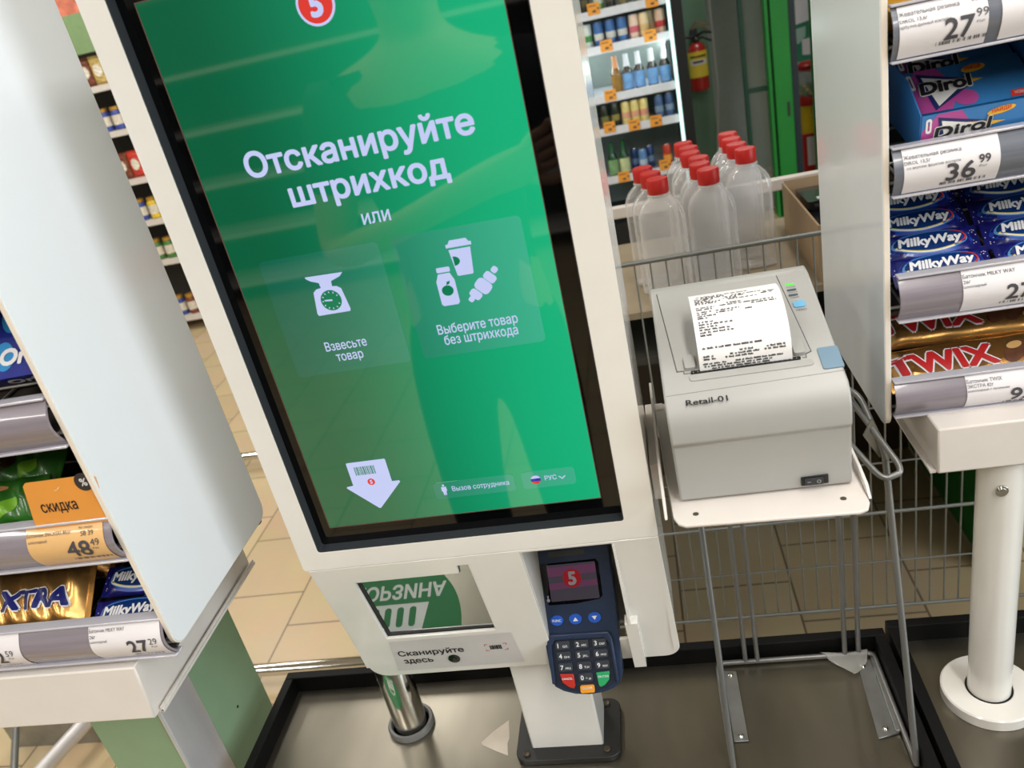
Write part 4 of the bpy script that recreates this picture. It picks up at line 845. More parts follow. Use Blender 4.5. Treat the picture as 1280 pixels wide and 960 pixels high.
dt = T('gum_carton', 'open blue and pink display carton of chewing gum on the right candy shelf', 'carton', (0.491, 0.155, 0.245), local=True, rot=(math.radians(12), 0, 0))
cw, cd, chh = 0.100, 0.10, 0.034
dt.part('bottom', B().box(-cw / 2, cw / 2, -0.050, cd - 0.05, -0.001, 0.001), DB)
ff = B().box(-cw / 2, cw / 2, -0.0512, -0.050, 0.0, chh); dirol_face(ff, Fr((0, -0.0512, 0), (1, 0, 0), (0, 0, 1)), cw, chh, -cw / 2, 0.0)
dt.part('front_wall', ff, DM)
lw = B().prism([(-0.050, 0.0), (cd - 0.05, 0.0), (cd - 0.05, 0.054), (-0.012, 0.050), (-0.050, chh)], side(-cw / 2 - 0.001), 0, 0.001); lw.decal([(-0.050, chh - 0.014), (-0.014, chh + 0.004), (-0.012, 0.050), (-0.050, chh)], Fr((-cw / 2 - 0.001, 0, 0), (0, -1, 0), (0, 0, 1)), 0.0, 2) if False else None
dt.part('side_wall', lw, DM)
dt.part('side_wall', B().prism([(-0.050, 0.0), (cd - 0.05, 0.0), (cd - 0.05, 0.054), (-0.012, 0.050), (-0.050, chh)], side(cw / 2), 0, 0.001), DM)
dt.part('back_wall', B().box(-cw / 2, cw / 2, cd - 0.051, cd - 0.05, 0.0, 0.058), DM)
def gpack():
    b = B().prism(rr(-0.047, -0.0265, 0.047, 0.0265, 0.0015, 2), flat(0), -0.005, 0.005); dirol_face(b, flat(0.005), 0.094, 0.053, -0.047, -0.0265); return b.mesh('dirol_pack', DM)
GPM = gpack()
for q, (dy, dz, a, l_) in enumerate(((-0.026, 0.0200, 32, 'front'), (0.004, 0.0335, 32, 'middle'), (0.0290, 0.0420, 34, 'back'))):
    bar(GPM, 'gum_pack', 'blue and pink chewing gum pack in the open carton, the %s one' % l_, 'chewing gum', (0.4915, 0.173 + dy, 0.2545 + dz), (math.radians(a), 0, 0), 'packs in the gum carton')
yb_ = B().prism(rr(-0.05, -0.02, 0.05, 0.02, 0.003, 3), flat(0), -0.009, 0.009)
solo('gum_box', yb_, M('amber_box', (204, 150, 40), 0.4, noise=0.15), 'amber yellow sweet box above the topmost right price rail, mostly cut off', 'sweet box', (0.468, 0.126, 0.356), local=True, rot=(math.radians(38), 0, 0))
# ------------------------------------------------------------------ wire bag rack on the table, right of the kiosk
br = T('bag_rack', 'grey wire carrier bag rack standing on the steel table below the receipt printer', 'rack', (0.32, 0.08, TABLE))
zt = TABLE + 0.0048
def arc(p0, c, p1, k=5):
    p0, c, p1 = Vector(p0), Vector(c), Vector(p1)
    return [(1 - t) ** 2 * p0 + 2 * t * (1 - t) * c + t * t * p1 for t in [j / k for j in range(k + 1)]]
base = [(0.2205, 0.0, zt)] + arc((0.2205, 0.146, zt), (0.2205, 0.156, zt), (0.2300, 0.156, zt)) + arc((0.3975, 0.156, zt), (0.4075, 0.156, zt), (0.4075, 0.146, zt)) + [(0.4075, 0.0, zt)]
br.part('base_wire', B().tube(base, 0.0032, 10), WIRE)
br.part('front_leg', B().tube([(0.2205, -0.002, zt), (0.2215, 0.04, -0.24), (0.2220, 0.088, -0.085), (0.2225, 0.100, -0.045)], 0.0034, 10), WIRE)
br.part('front_leg', B().tube([(0.4075, -0.002, zt), (0.4068, 0.045, -0.208), (0.4060, 0.092, -0.040)], 0.0034, 10), WIRE)
for x in (0.2555, 0.2700, 0.3745, 0.3905): br.part('upright', B().tube([(x, 0.156, zt), (x - 0.001, 0.156, -0.02)], 0.0030, 10), WIRE)
# bent hanging arms beside the printer
br.part('hanging_arm', B().tube([(0.3600, 0.150, -0.018), (0.3660, 0.100, -0.022)] + arc((0.3880, 0.060, -0.045), (0.3925, 0.050, -0.049), (0.3990, 0.052, -0.049)) + arc((0.4080, 0.054, -0.047), (0.4120, 0.056, -0.045), (0.4090, 0.066, -0.040)) + [(0.3850, 0.130, -0.004), (0.3700, 0.150, 0.002)], 0.0030, 10), WIRE)
br.part('hanging_arm', B().tube([(0.3640, 0.150, 0.006)] + arc((0.3800, 0.132, 0.008), (0.3900, 0.124, 0.008), (0.3940, 0.118, -0.004)) + [(0.4020, 0.096, -0.032), (0.4065, 0.086, -0.052)], 0.0030, 10), WIRE)
br.part('joint_plate', B().prism([(0.3880, -0.028), (0.3965, -0.010), (0.4050, -0.030), (0.4075, -0.052), (0.4030, -0.056)], front(0.0985), 0, 0.0014), ZINC)
br.part('rear_bar', B().tube([(0.2200, 0.156, -0.022), (0.3950, 0.156, -0.022)], 0.0030, 10), WIRE)
for x0, x1 in ((0.2260, 0.2420), (0.3820, 0.4050)):
    pl_ = br.part('mounting_plate', B().prism([(x0, 0.040), (x1, 0.040), (x1, 0.144), (x0, 0.146)], flat(TABLE), 0.0006, 0.0024) if x0 < 0.3 else B().prism([(x0 - 0.002, 0.034), (x1 - 0.002, 0.040), (x1, 0.148), (x0 + 0.004, 0.150)], flat(TABLE), 0.0006, 0.0024).prism([(x1 - 0.0055, 0.040), (x1 - 0.0005, 0.040), (x1 + 0.0015, 0.148), (x1 - 0.003, 0.148)], flat(TABLE), 0.0024, 0.0064), ZINC, bevel=0.0006)
    for y in (0.047, 0.138):
        br.part('screw', B().lathe([(0.0032, 0.0024), (0.0032, 0.0036), (0.0018, 0.0048)], (x0 + 0.0085, y, TABLE), 14), CHROME, parent=pl_)
PLAS = M('clear_film', (200, 200, 196), 0.25, alpha=0.45, coat=0.3)
solo('bag_scrap', B().sheet(10, 8, lambda a, c: (0.347 + 0.052 * a + 0.010 * (c - 0.5) * (0.5 - a), 0.1585 - 0.003 * math.sin(3 * a) - 0.032 * c * (1 - abs(2 * a - 1.25) / 1.25) ** 0.75, TABLE + 0.0085 - 0.0035 * c * c + 0.001 * math.sin(9 * a + 4 * c))), PLAS,
     'torn scrap of clear plastic bag hanging on the base wire of the bag rack', 'plastic scrap', (0.372, 0.156, TABLE + 0.006))

# ------------------------------------------------------------------ wire bin with bottles behind the printer
WY = 0.712
BINX0, BINX1 = 0.02, 0.918
bn = T('wire_bin', 'grey wire mesh sales bin on the floor behind the receipt printer', 'wire bin', (0.5, 0.9, FLOOR))
BW = M('bin_wire', (128, 131, 128), 0.4, metal=0.5, noise=0.05)
def wires(pts_list, r): 
    b = B()
    for q in pts_list: b.tube(q, r, 6)
    return b
top_z, bot_z = -0.017, -0.820
wf = [[(BINX0, WY, z), (BINX1, WY, z)] for z in (-0.357, -0.475, -0.5875, -0.705)]
i = 0
while BINX0 + i * 0.02665 < BINX1 + 0.001:
    x = BINX0 + i * 0.02665; wf.append([(x, WY + 0.003, bot_z), (x, WY + 0.003, top_z)]); i += 1
bn.part('front_mesh', wires(wf, 0.0017), BW)
bn.part('top_wire', B().tube([(BINX0, WY, top_z), (BINX1, WY, top_z)], 0.0042, 10), BW)
bn.part('bottom_wire', B().tube([(BINX0, WY, bot_z), (BINX1, WY, bot_z)], 0.0036, 10), BW)
bn.part('middle_wire', B().tube([(BINX0, WY, -0.5875), (BINX1, WY, -0.5875)], 0.0034, 10), BW)
DECK = -0.112
bn.part('deck', B().box(BINX0, BINX1, WY + 0.012, 1.15, DECK - 0.012, DECK), M('deck_board', (150, 136, 112), 0.6, noise=0.06))
bn.part('back_rail', B().box(BINX0, BINX1, 1.120, 1.140, -0.046, -0.020), WHITEM, bevel=0.003)
bn.part('lower_deck', B().box(BINX0, BINX1, WY + 0.012, 1.15, -0.215, -0.200), M('deck_dark', (62, 60, 54), 0.7))
bn.part('back_board', B().box(BINX0, 0.926, 1.712, 1.730, FLOOR, -0.30), M('deck_brown', (84, 70, 54), 0.7))
bn.part('hidden_shade_deck', B().box(BINX0, 0.926, 1.15, 1.712, -0.330, -0.318), MATS['deck_dark'] if 'deck_dark' in MATS else DARKB)  # unseen board added to keep light off the floor below
bn.part('hidden_light_blocker', B().box(-0.03, BINX0 - 0.010, 0.74, 1.73, FLOOR, -0.14), MATS['deck_brown'])  # unseen board added to stop light entering under the bin from the left
for x in (BINX0, BINX1):
    for y in (WY + 0.006, 1.145): bn.part('corner_post', B().box(x - 0.008, x + 0.008, y - 0.004, y + 0.012, FLOOR, -0.02 if y > 1 else top_z), BW, bevel=0.002)
PET = M('clear_plastic', (240, 238, 236), 0.06, alpha=0.26, spec=0.9, coat=0.8, noise=0.03)
CAPR = M('red_cap', (186, 34, 30), 0.4)
_nt = PET.node_tree; _lw = _nt.nodes.new('ShaderNodeLayerWeight'); _lw.inputs[0].default_value = 0.30; _mr = _nt.nodes.new('ShaderNodeMapRange')
_mr.inputs[3].default_value = 0.20; _mr.inputs[4].default_value = 0.70; _nt.links.new(_lw.outputs['Facing'], _mr.inputs[0]); _nt.links.new(_mr.outputs[0], _nt.nodes['Principled BSDF'].inputs['Alpha'])
def bottle():
    root = T('plastic_bottle', 'clear', 'bottle', (0, 0, 0), 'clear bottles with red caps', local=True)
    pr = [(0.030, 0.0), (0.040, 0.004), (0.0410, 0.012), (0.0410, 0.100), (0.0400, 0.104), (0.0410, 0.108), (0.0410, 0.146), (0.0402, 0.156), (0.0375, 0.166), (0.0320, 0.175), (0.0240, 0.183), (0.0175, 0.189), (0.0155, 0.194), (0.0155, 0.200)]
    inn = [(r - 0.0012, z + 0.0012) for r, z in pr]
    b = B().lathe(pr, n=36, sx=0.98, sy=0.60, sq=4.0)
    o = root.part('bottle_body', b, PET)
    root.part('neck_ring', B().lathe([(0.0155, 0.1895), (0.0200, 0.1905), (0.0200, 0.1925), (0.0155, 0.1935)], n=24), PET)
    cb = B(); n = 48; 
    cb.lathe([(0.0176, 0.194), (0.0182, 0.196), (0.0182, 0.216), (0.0168, 0.2185), (0.0080, 0.2190)], n=32)
    cp_ = root.part('cap', cb, CAPR)
    return root.o
first_b = bottle(); nb = 0
_names = ('front', 'second', 'third', 'fourth', 'fifth', 'last')
for col, (nm, pts) in enumerate((('left', [(0.237, 0.765), (0.228, 0.818), (0.216, 0.871)]), ('middle', [(0.3215, 0.768), (0.3130, 0.820), (0.3160, 0.872), (0.3060, 0.924), (0.3070, 0.976), (0.3010, 1.028)]), ('right', [(0.3970, 0.872), (0.3890, 0.926), (0.3870, 0.982), (0.3880, 1.040)]))):
    for j, (x, y) in enumerate(pts):
        o = first_b if nb == 0 else copy_tree(first_b); nb += 1
        place(o, (x, y, DECK + 0.001), 'clear plastic bottle with red cap, %s in the %s row on the wire bin' % (_names[j], nm), (0, 0, math.radians(rnd.uniform(-3, 3))))
CARD = M('cardboard', (158, 134, 104), 0.7, noise=0.06)
cb_ = T('cardboard_box', 'open brown cardboard box of black gadgets on the wire bin', 'box', (0.60, 0.88, DECK))
cb_.part('left_wall', B().box(0.4850, 0.4890, 0.735, 1.050, DECK + 0.001, -0.012), CARD)
cb_.part('right_wall', B().box(0.7500, 0.7540, 0.735, 1.050, DECK + 0.001, -0.012), CARD)
cb_.part('front_wall', B().box(0.4890, 0.7500, 0.735, 0.739, DECK + 0.001, -0.012), CARD)
cb_.part('back_wall', B().box(0.4890, 0.7500, 1.046, 1.050, DECK + 0.001, -0.008), CARD)
cb_.part('bottom', B().box(0.4890, 0.7500, 0.739, 1.046, DECK + 0.001, DECK + 0.005), CARD)
cb_.part('flap', B().add([(0.5600, 1.048, -0.010), (0.70, 1.048, -0.010), (0.70, 1.09, 0.035), (0.5800, 1.09, 0.035), (0.5600, 1.050, -0.012), (0.70, 1.050, -0.012), (0.70, 1.092, 0.033), (0.5800, 1.092, 0.033)], [(0, 1, 2, 3), (7, 6, 5, 4), (0, 4, 5, 1), (1, 5, 6, 2), (2, 6, 7, 3), (3, 7, 4, 0)]), CARD)
BG = M('gadget_black', (24, 24, 26), 0.18, coat=0.5); GLINT = M('gadget_glint', (232, 232, 230), 0.12, metal=0.3)
gsp = [(0.536, 0.800, 0.12, -0.094), (0.534, 0.862, -0.06, -0.073), (0.537, 0.925, 0.08, -0.052), (0.670, 0.890, 0.9, -0.094), (0.540, 0.975, 0.05, -0.031)]
def gadget():
    r = T('gadget_pack', 'black', 'gadget', (0, 0, 0), 'gadgets in the cardboard box', local=True)
    r.part('blister', B().prism(rr(-0.034, -0.050, 0.034, 0.050, 0.006), flat(0), -0.008, 0.008), BG, bevel=0.003)
    r.part('tag', B().prism(rr(-0.014, -0.042, 0.010, -0.026, 0.002), flat(0.008), 0.0002, 0.001), GLINT)  # lamp reflection on the glossy pack, modelled as a pale piece
    return r.o
g0 = gadget()
for j, (x, y, a, z) in enumerate(gsp):
    place(g0 if j == 0 else copy_tree(g0), (x, y, z), 'black packaged gadget in the cardboard box, %s' % ('nearest the bin wires', 'second from the bin wires', 'fourth from the bin wires', 'third from the bin wires', 'at the back of the box')[j], (0.02, 0.0, a))
RP = [M('snack_red', (150, 44, 30), 0.3, coat=0.4, noise=0.4, nscale=70), M('snack_cream', (214, 182, 130), 0.4)]
rb, rfr = pillow(0.075, 0.050, 0.022, rag=0.2, seed=4); rb.disc(rfr, 0.01, 0.0, 0.014, 0.010, 0.0006, 1); RPM = rb.mesh('red_snack', RP)
for j, x in enumerate((0.455, 0.545, 0.635)):
    bar(RPM, 'snack_pack', 'small red snack pack under the deck of the wire bin, %s' % ('behind the printer corner', 'behind the right side panel', 'right of the other two')[j], 'snack', (x, 0.775, -0.174), (0.3, 0, 0.2 * j), 'red snack packs')
# green barrier panel and posts further back at the right
gbp = T('barrier_panel', 'low bright green barrier panel on the floor behind the wire bin', 'barrier', (0.96, 1.9, FLOOR))
GREEN = M('door_green', (30, 134, 52), 0.42, noise=0.06, nscale=6)
gbp.part('panel', B().box(0.930, 0.945, 1.10, 2.70, FLOOR, -0.42), GREEN)
for y in (1.12, 1.45, 1.80): gbp.part('post', B().box(0.945, 0.975, y, y + 0.03, FLOOR, -0.40), CHAR if y < 1.3 else ALU, bevel=0.003)
gbp.part('foot_rail', B().box(0.945, 0.985, 1.10, 2.70, FLOOR, FLOOR + 0.05), M('dark_green', (18, 64, 48), 0.5))
solo('door_mat', B().box(1.0, 2.6, 2.9, 4.2, FLOOR, FLOOR + 0.010), M('brown_mat', (72, 60, 44), 0.9, noise=0.2, nscale=200), 'dark brown entrance mat on the floor in front of the entrance door', 'mat', (1.8, 3.5, FLOOR))
# chrome rails near the floor at the left
for nm, (xa, xb, y, l_) in (('a', (-3.0, -0.40, 0.895, 'nearer')), ('b', (-3.0, -1.0, 2.13, 'farther'))):
    fr_ = T('floor_rail', 'chrome guard rail low over the beige tiles, the %s one' % l_, 'rail', ((xa + xb) / 2, y, FLOOR), 'floor rails')
    fr_.part('tube', B().tube([(xa, y, FLOOR + 0.06), (xb, y, FLOOR + 0.06)], 0.017, 16), CHROME)
    for x in (xa + 0.05, xb - 0.45): fr_.part('foot', B().lathe([(0.035, 0.0), (0.035, 0.006), (0.012, 0.010), (0.012, 0.046)], (x, y, FLOOR), 18), CHROME)
rk = T('basket_stand', 'grey metal basket stand at the lower left edge, below the candy shelf', 'stand', (-1.45, 0.75, FLOOR))
rk.part('bar', B().tube([(-1.70, 0.95, FLOOR + 0.12), (-1.16, 0.18, FLOOR + 0.12)][::-1] if False else [(-1.37, 0.76, -1.0), (-1.42, 0.50, -1.0)], 0.020, 12), ALU)
rk.part('bar', B().tube([(-1.62, 0.76, -1.0), (-1.46, 0.54, -1.0)], 0.009, 12), WIRE)
rk.part('foot', B().box(-1.66, -1.35, 0.74, 0.78, FLOOR, -0.985), ZINC)

# ------------------------------------------------------------------ drinks fridge, extinguisher, entrance
fg = T('drinks_fridge', 'tall drinks fridge with a black frame and lit white shelves at the back', 'fridge', (0.20, 4.55, FLOOR))
FB_ = M('fridge_black', (20, 22, 24), 0.4); FW = M('fridge_shelf_white', (206, 208, 214), 0.4); FI = M('fridge_inside', (150, 160, 154), 0.6)
fg.part('frame', B().box(0.500, 0.560, 4.28, 4.90, FLOOR, 1.0).box(-0.20, -0.14, 4.28, 4.90, FLOOR, 1.0).box(-0.14, 0.500, 4.28, 4.90, 0.90, 1.0).box(-0.14, 0.50, 4.28, 4.90, FLOOR, FLOOR + 0.18), FB_)
fg.part('back_wall', B().box(-0.14, 0.500, 4.86, 4.90, FLOOR + 0.18, 0.90), FI)
lamp('fridge_lamp', (0.476, 4.34, 0.0), 0.03, 1.7, 2.8, (0.86, 1.0, 0.98), (0, math.radians(100), 0)); lamp('fridge_lamp', (-0.112, 4.34, 0.0), 0.03, 1.7, 2.8, (0.86, 1.0, 0.98), (0, math.radians(-100), 0))
GLOW = M('fridge_light', (200, 230, 230), 0.4, emit=(206, 250, 246), es=1.3)
fg.part('light_strip', B().box(0.482, 0.4995, 4.285, 4.31, FLOOR + 0.18, 0.90), GLOW)
fg.part('light_strip', B().box(-0.139, -0.120, 4.285, 4.31, FLOOR + 0.18, 0.90), GLOW)
SHZ = (0.270, 0.085, -0.180, -0.365, -0.650)
for z in SHZ:
    s = fg.part('shelf', B().box(-0.118, 0.480, 4.33, 4.85, z - 0.010, z), FW)
    fg.part('shelf_lip', B().box(-0.118, 0.480, 4.312, 4.330, z - 0.030, z + 0.014), FW, parent=s)
fg.part('glass_door', B().box(-0.139, 0.4815, 4.268, 4.276, FLOOR + 0.05, 0.98), M('fridge_glass', (245, 250, 248), 0.02, trans=1.0, ior=1.02, alpha=0.12, noise=0.0)) if False else None
FT_ = M('fridge_tag', (224, 150, 50), 0.5, noise=0.05)
for x, z in ((0.09, 0.29), (0.407, 0.264), (0.13, 0.09), (0.376, 0.094), (0.111, -0.176), (0.079, -0.351), (0.222, -0.365), (0.347, -0.366), (0.119, -0.651), (0.369, -0.626)):
    b = B().prism(rr(x - 0.034, z - 0.028, x + 0.034, z + 0.034, 0.004, 2), front(4.3105), 0, 0.0015)
    b.decal([(x - 0.026, z + 0.016), (x + 0.014, z + 0.016), (x + 0.014, z + 0.021), (x - 0.026, z + 0.021)], front(4.309), 0.0004, 1); b.decal(circ(x + 0.025, z + 0.002, 0.006, 10), front(4.309), 0.0004, 1); b.decal([(x - 0.008, z - 0.016), (x + 0.012, z - 0.016), (x + 0.012, z - 0.004), (x - 0.008, z - 0.004)], front(4.309), 0.0004, 1)
    fg.part('price_tag', b, [FT_, INKG], smooth=False)
def can(c1, c2, r=0.0280, h=0.135):
    ms = [M('can_%d_%d_%d' % c1, c1, 0.3, metal=0.2, noise=0.12, nscale=25), M('can_band_%d_%d_%d' % c2, c2, 0.35, noise=0.1), M('can_metal', (190, 190, 190), 0.25, metal=0.9)]
    b = B().lathe([(r * 0.8, 0), (r, 0.006), (r, h * 0.30), (r, h * 0.55), (r, h * 0.92), (r * 0.82, h * 0.985), (r * 0.80, h)], n=18, ms=[2, 0, 1, 0, 0, 2, 2])
    return b.mesh('can', ms)
def beer(body, label, top, r=0.031, h=0.205):
    ms = [M('glass_%d_%d_%d' % body, body, 0.12, coat=0.4), M('label_%d_%d_%d' % label, label, 0.45, noise=0.2, nscale=30), M('cap_%d_%d_%d' % top, top, 0.35)]
    b = B().lathe([(r * 0.85, 0), (r, 0.006), (r, h * 0.08), (r, h * 0.50), (r, h * 0.54), (r * 0.55, h * 0.68), (r * 0.42, h * 0.95), (r * 0.46, h * 0.955), (r * 0.46, h)], n=18, ms=[0, 0, 1, 0, 0, 2, 2, 2])
    return b.mesh('bottle', ms)
BL, BL2, CRM, GRN = (64, 104, 160), (196, 196, 190), (222, 200, 160), (60, 130, 60)
rowA = [('can', (196, 206, 200), GRN, 0.030, 'white and green can'), ('can', BL, BL2, 0.096, 'blue can'), ('can', BL, BL2, 0.163, 'blue can'), ('can', BL, BL2, 0.229, 'blue can'), ('can', (222, 196, 176), (200, 96, 110), 0.295, 'cream and pink can'), ('can', CRM, (206, 178, 120), 0.352, 'beige can'), ('can', (200, 194, 160), CRM, 0.392, 'pale olive can'), ('can', (206, 172, 150), (176, 50, 50), 0.440, 'beige and red can')]
where = ('leftmost', 'second from left', 'third from left', 'fourth from left', 'fifth from left', 'sixth from left', 'seventh from left', 'rightmost')
shn = ('top full shelf', 'bottle shelf', 'shelf under the bottles', 'lowest shelf in view', 'topmost shelf edge')
def row(items, z, sh, y=4.37):
    for j, it in enumerate(items):
        yy = y + (0.065 if it[4] in ('pale olive can', 'dark blue can') else 0.0)
        nm = {'can': 'drink_can', 'beer': 'beer_bottle'}[it[0]]
        me = can(it[1], it[2]) if it[0] == 'can' else beer(it[1], it[2], it[5])
        if it[0] == 'can' and z < -0.3: me = can(it[1], it[2], 0.0255, 0.135)
        bar(me, nm, '%s in fridge, %s on the %s' % (it[4], where[j] if j < len(items) - 1 else 'rightmost', sh), 'can' if it[0] == 'can' else 'bottle', (it[3], yy, z + 0.001), (0, 0, rnd.uniform(0, 6)), 'drinks on the %s' % sh)
row(rowA, SHZ[1], shn[0])
row([('can', (64, 60, 48), (90, 84, 60), 0.046, 'dark can'), ('can', (120, 160, 80), (200, 210, 190), 0.120, 'green can'), ('can', (54, 52, 46), (80, 74, 60), 0.185, 'dark brown can'), ('can', (130, 120, 84), (90, 84, 60), 0.255, 'olive can'), ('can', (70, 66, 56), (100, 90, 70), 0.340, 'dark grey can')], SHZ[0], shn[4])
AMB, DK = (120, 82, 26), (36, 30, 20)
row([('beer', AMB, (140, 104, 40), 0.160, 'amber bottle with a copper cap', (206, 140, 90)), ('beer', DK, (104, 150, 200), 0.224, 'blue labelled dark bottle', (216, 222, 230)), ('beer', DK, (104, 150, 200), 0.290, 'blue labelled dark bottle', (214, 220, 230)), ('beer', DK, (104, 150, 200), 0.364, 'blue labelled dark bottle', (216, 222, 230)), ('beer', DK, (104, 150, 200), 0.436, 'blue labelled dark bottle', (216, 222, 230))], SHZ[2], shn[1])
YEL = (222, 206, 134)
row([('can', (36, 44, 30), (110, 110, 60), 0.060, 'dark green can'), ('can', (34, 42, 28), (140, 130, 70), 0.122, 'dark green and gold can'), ('can', YEL, (214, 160, 130), 0.184, 'pale yellow can'), ('can', YEL, (214, 160, 130), 0.238, 'pale yellow can'), ('can', YEL, (206, 140, 120), 0.290, 'pale yellow and pink can'), ('can', (70, 96, 136), (120, 140, 166), 0.378, 'dull blue can'), ('can', (66, 90, 130), (120, 140, 166), 0.438, 'dull blue can')], SHZ[3], shn[2])
row([('beer', (16, 66, 34), (120, 160, 110), 0.068, 'green glass bottle', (20, 80, 44)), ('beer', (16, 66, 34), (190, 200, 150), 0.136, 'green glass bottle', (20, 80, 44)), ('can', (50, 76, 124), (110, 140, 180), 0.200, 'dark blue can'), ('can', (92, 130, 180), (160, 180, 200), 0.247, 'light blue can'), ('can', (50, 76, 124), (120, 150, 180), 0.290, 'dark blue can'), ('can', (176, 58, 36), (230, 150, 60), 0.392, 'red and orange can')], SHZ[4], shn[3])

ex = T('fire_extinguisher', 'red fire extinguisher with a yellow label hanging on the wall beside the fridge', 'fire extinguisher', (0.672, 4.98, -0.335))
RED = M('extinguisher_red', (168, 36, 30), 0.3, coat=0.3); YL = M('extinguisher_label', (232, 206, 66), 0.5)
E0 = (0.672, 4.98, -0.335)
ex.part('cylinder', B().lathe([(0.050, 0.0), (0.060, 0.010), (0.060, 0.235), (0.054, 0.262), (0.034, 0.283), (0.020, 0.292)], E0, 28), RED)
ex.part('label', B().lathe([(0.0606, 0.085), (0.0606, 0.240)], E0, 28), YL)
ex.part('label_print', B().sheet(10, 1, lambda a, c: (E0[0] + 0.0612 * math.sin(-0.9 + 1.8 * a), E0[1] - 0.0612 * math.cos(-0.9 + 1.8 * a), E0[2] + 0.160 + 0.030 * c), 0).sheet(10, 1, lambda a, c: (E0[0] + 0.0616 * math.sin(-0.6 + 1.1 * a), E0[1] - 0.0616 * math.cos(-0.6 + 1.1 * a), E0[2] + 0.172 + 0.012 * c), 1).sheet(10, 1, lambda a, c: (E0[0] + 0.0612 * math.sin(-0.9 + 1.8 * a), E0[1] - 0.0612 * math.cos(-0.9 + 1.8 * a), E0[2] + 0.205 + 0.010 * c), 1), [PAPER, INK], smooth=False)
ex.part('valve', B().lathe([(0.020, 0.290), (0.024, 0.300), (0.024, 0.325), (0.012, 0.332)], E0, 20), BLACK)
ex.part('handle', B().tube([(0.672, 4.97, -0.012), (0.720, 4.96, 0.010), (0.770, 4.95, 0.000)], 0.009, 10).tube([(0.672, 4.97, -0.024), (0.715, 4.96, -0.020), (0.765, 4.95, -0.050)], 0.008, 10), BLACK)
ex.part('gauge', B().prism(circ(0.672, -0.022, 0.012, 18), front(4.948), 0, 0.006), CHROME)
ex.part('hose', B().tube([(0.655, 4.96, -0.010), (0.610, 4.95, 0.000), (0.578, 4.95, -0.030), (0.585, 4.95, -0.090)], 0.010, 10), BLACK)
ex.part('strap', B().tube([(0.650, 5.06, 0.030), (0.690, 5.03, 0.075), (0.730, 5.02, 0.050), (0.770, 5.03, 0.040)], 0.004, 8).tube([(0.650, 5.06, 0.020), (0.700, 5.02, 0.050), (0.760, 5.03, 0.010)], 0.004, 8), M('tan_strap', (150, 104, 70), 0.6))
ex.part('wall_hook', B().box(0.650, 0.690, 5.02, 5.099, -0.020, 0.030), CHAR)
solo('hanging_cable', B().tube([(0.785, 5.08, 1.2), (0.7850, 5.07, 0.2), (0.790, 5.07, -0.35), (0.745, 5.05, -0.75), (0.76, 5.05, FLOOR + 0.005)], 0.007, 8), M('cable_grey', (170, 172, 166), 0.5), 'thin pale cable hanging down the wall right of the fire extinguisher', 'cable', (0.785, 5.07, FLOOR))
# entrance door leaf, posts and the glass between
dr = T('entrance_door', 'bright green framed glass entrance door at the back right', 'door', (1.0, 4.5, FLOOR))
GL = M('dim_door_glass', (112, 122, 114), 0.12, alpha=0.35, coat=0.3)
dr.part('hinge_stile', B().box(0.880, 0.902, 4.50, 4.54, FLOOR, 1.4), M('dark_green', (18, 64, 48), 0.5))
dr.part('cross_rail', B().box(0.902, 1.010, 4.505, 4.53, -0.345, -0.320), MATS['dark_green'])
dr.part('pane', B().box(0.902, 1.010, 4.515, 4.521, FLOOR + 0.05, 1.4), GL)
dr.part('pillar', B().box(1.040, 1.135, 4.42, 4.56, FLOOR, 1.4), GREEN, bevel=0.004)
dr.part('pillar_edge', B().box(1.012, 1.028, 4.44, 4.56, FLOOR, 1.4), GREEN).data
dr.part('seal', B().box(1.028, 1.040, 4.46, 4.56, FLOOR, 1.4), BLACK)
dr.part('lock', B().box(1.100, 1.112, 4.412, 4.42, -0.50, -0.42), CHAR, bevel=0.002)
dr.part('seal', B().box(1.136, 1.172, 4.43, 4.56, FLOOR, 1.4), M('frame_slate', (34, 48, 56), 0.4))
ds = T('door_frame', 'narrow bright green door post beside the right side panel', 'door frame', (1.35, 4.5, FLOOR))
ds.part('post', B().box(1.268, 1.315, 4.44, 4.56, FLOOR, 1.4), GREEN, bevel=0.003)
ds.part('groove', B().box(1.315, 1.335, 4.48, 4.56, FLOOR, 1.4), BLACK)
ds.part('post', B().box(1.335, 1.48, 4.44, 4.56, FLOOR, 1.4), GREEN, bevel=0.003)
# what shows through the door: notice board and gumball machine
nt = T('notice_board', 'green notice board with pinned white papers seen through the entrance', 'notice board', (1.30, 5.05, -0.25))
NB = front(5.03)
nt.part('board', B().box(1.24, 1.52, 5.03, 5.05, -0.30, 0.35), M('board_green', (26, 122, 84), 0.5))
nt.part('red_sign', B().prism(rr(1.250, 0.085, 1.380, 0.22, 0.004), NB, 0, 0.003).prism(circ(1.290, 0.125, 0.035, 20, 0.05), NB, 0.003, 0.004, m=1), [M('sign_red', (206, 70, 80), 0.5), PAPER])
nt.part('paper', B().prism([(1.255, -0.075), (1.368, -0.060), (1.365, 0.075), (1.250, 0.070)], NB, 0, 0.002), PAPER)
nt.part('leaflet', B().prism([(1.262, -0.180), (1.300, -0.185), (1.340, -0.150), (1.345, -0.090), (1.262, -0.100)], NB, 0, 0.002), M('leaflet_grey', (160, 190, 176), 0.4))
nt.part('paper', B().prism([(1.318, -0.255), (1.372, -0.262), (1.372, -0.160), (1.318, -0.165)], NB, 0, 0.002), PAPER)
nt.part('ledge', B().box(1.24, 1.52, 4.99, 5.05, -0.315, -0.295), WHITEM)
gm = T('gumball_machine', 'red and yellow gumball machine on a red stand seen through the entrance', 'vending machine', (1.31, 4.85, FLOOR))
GO = (1.31, 4.85, 0)
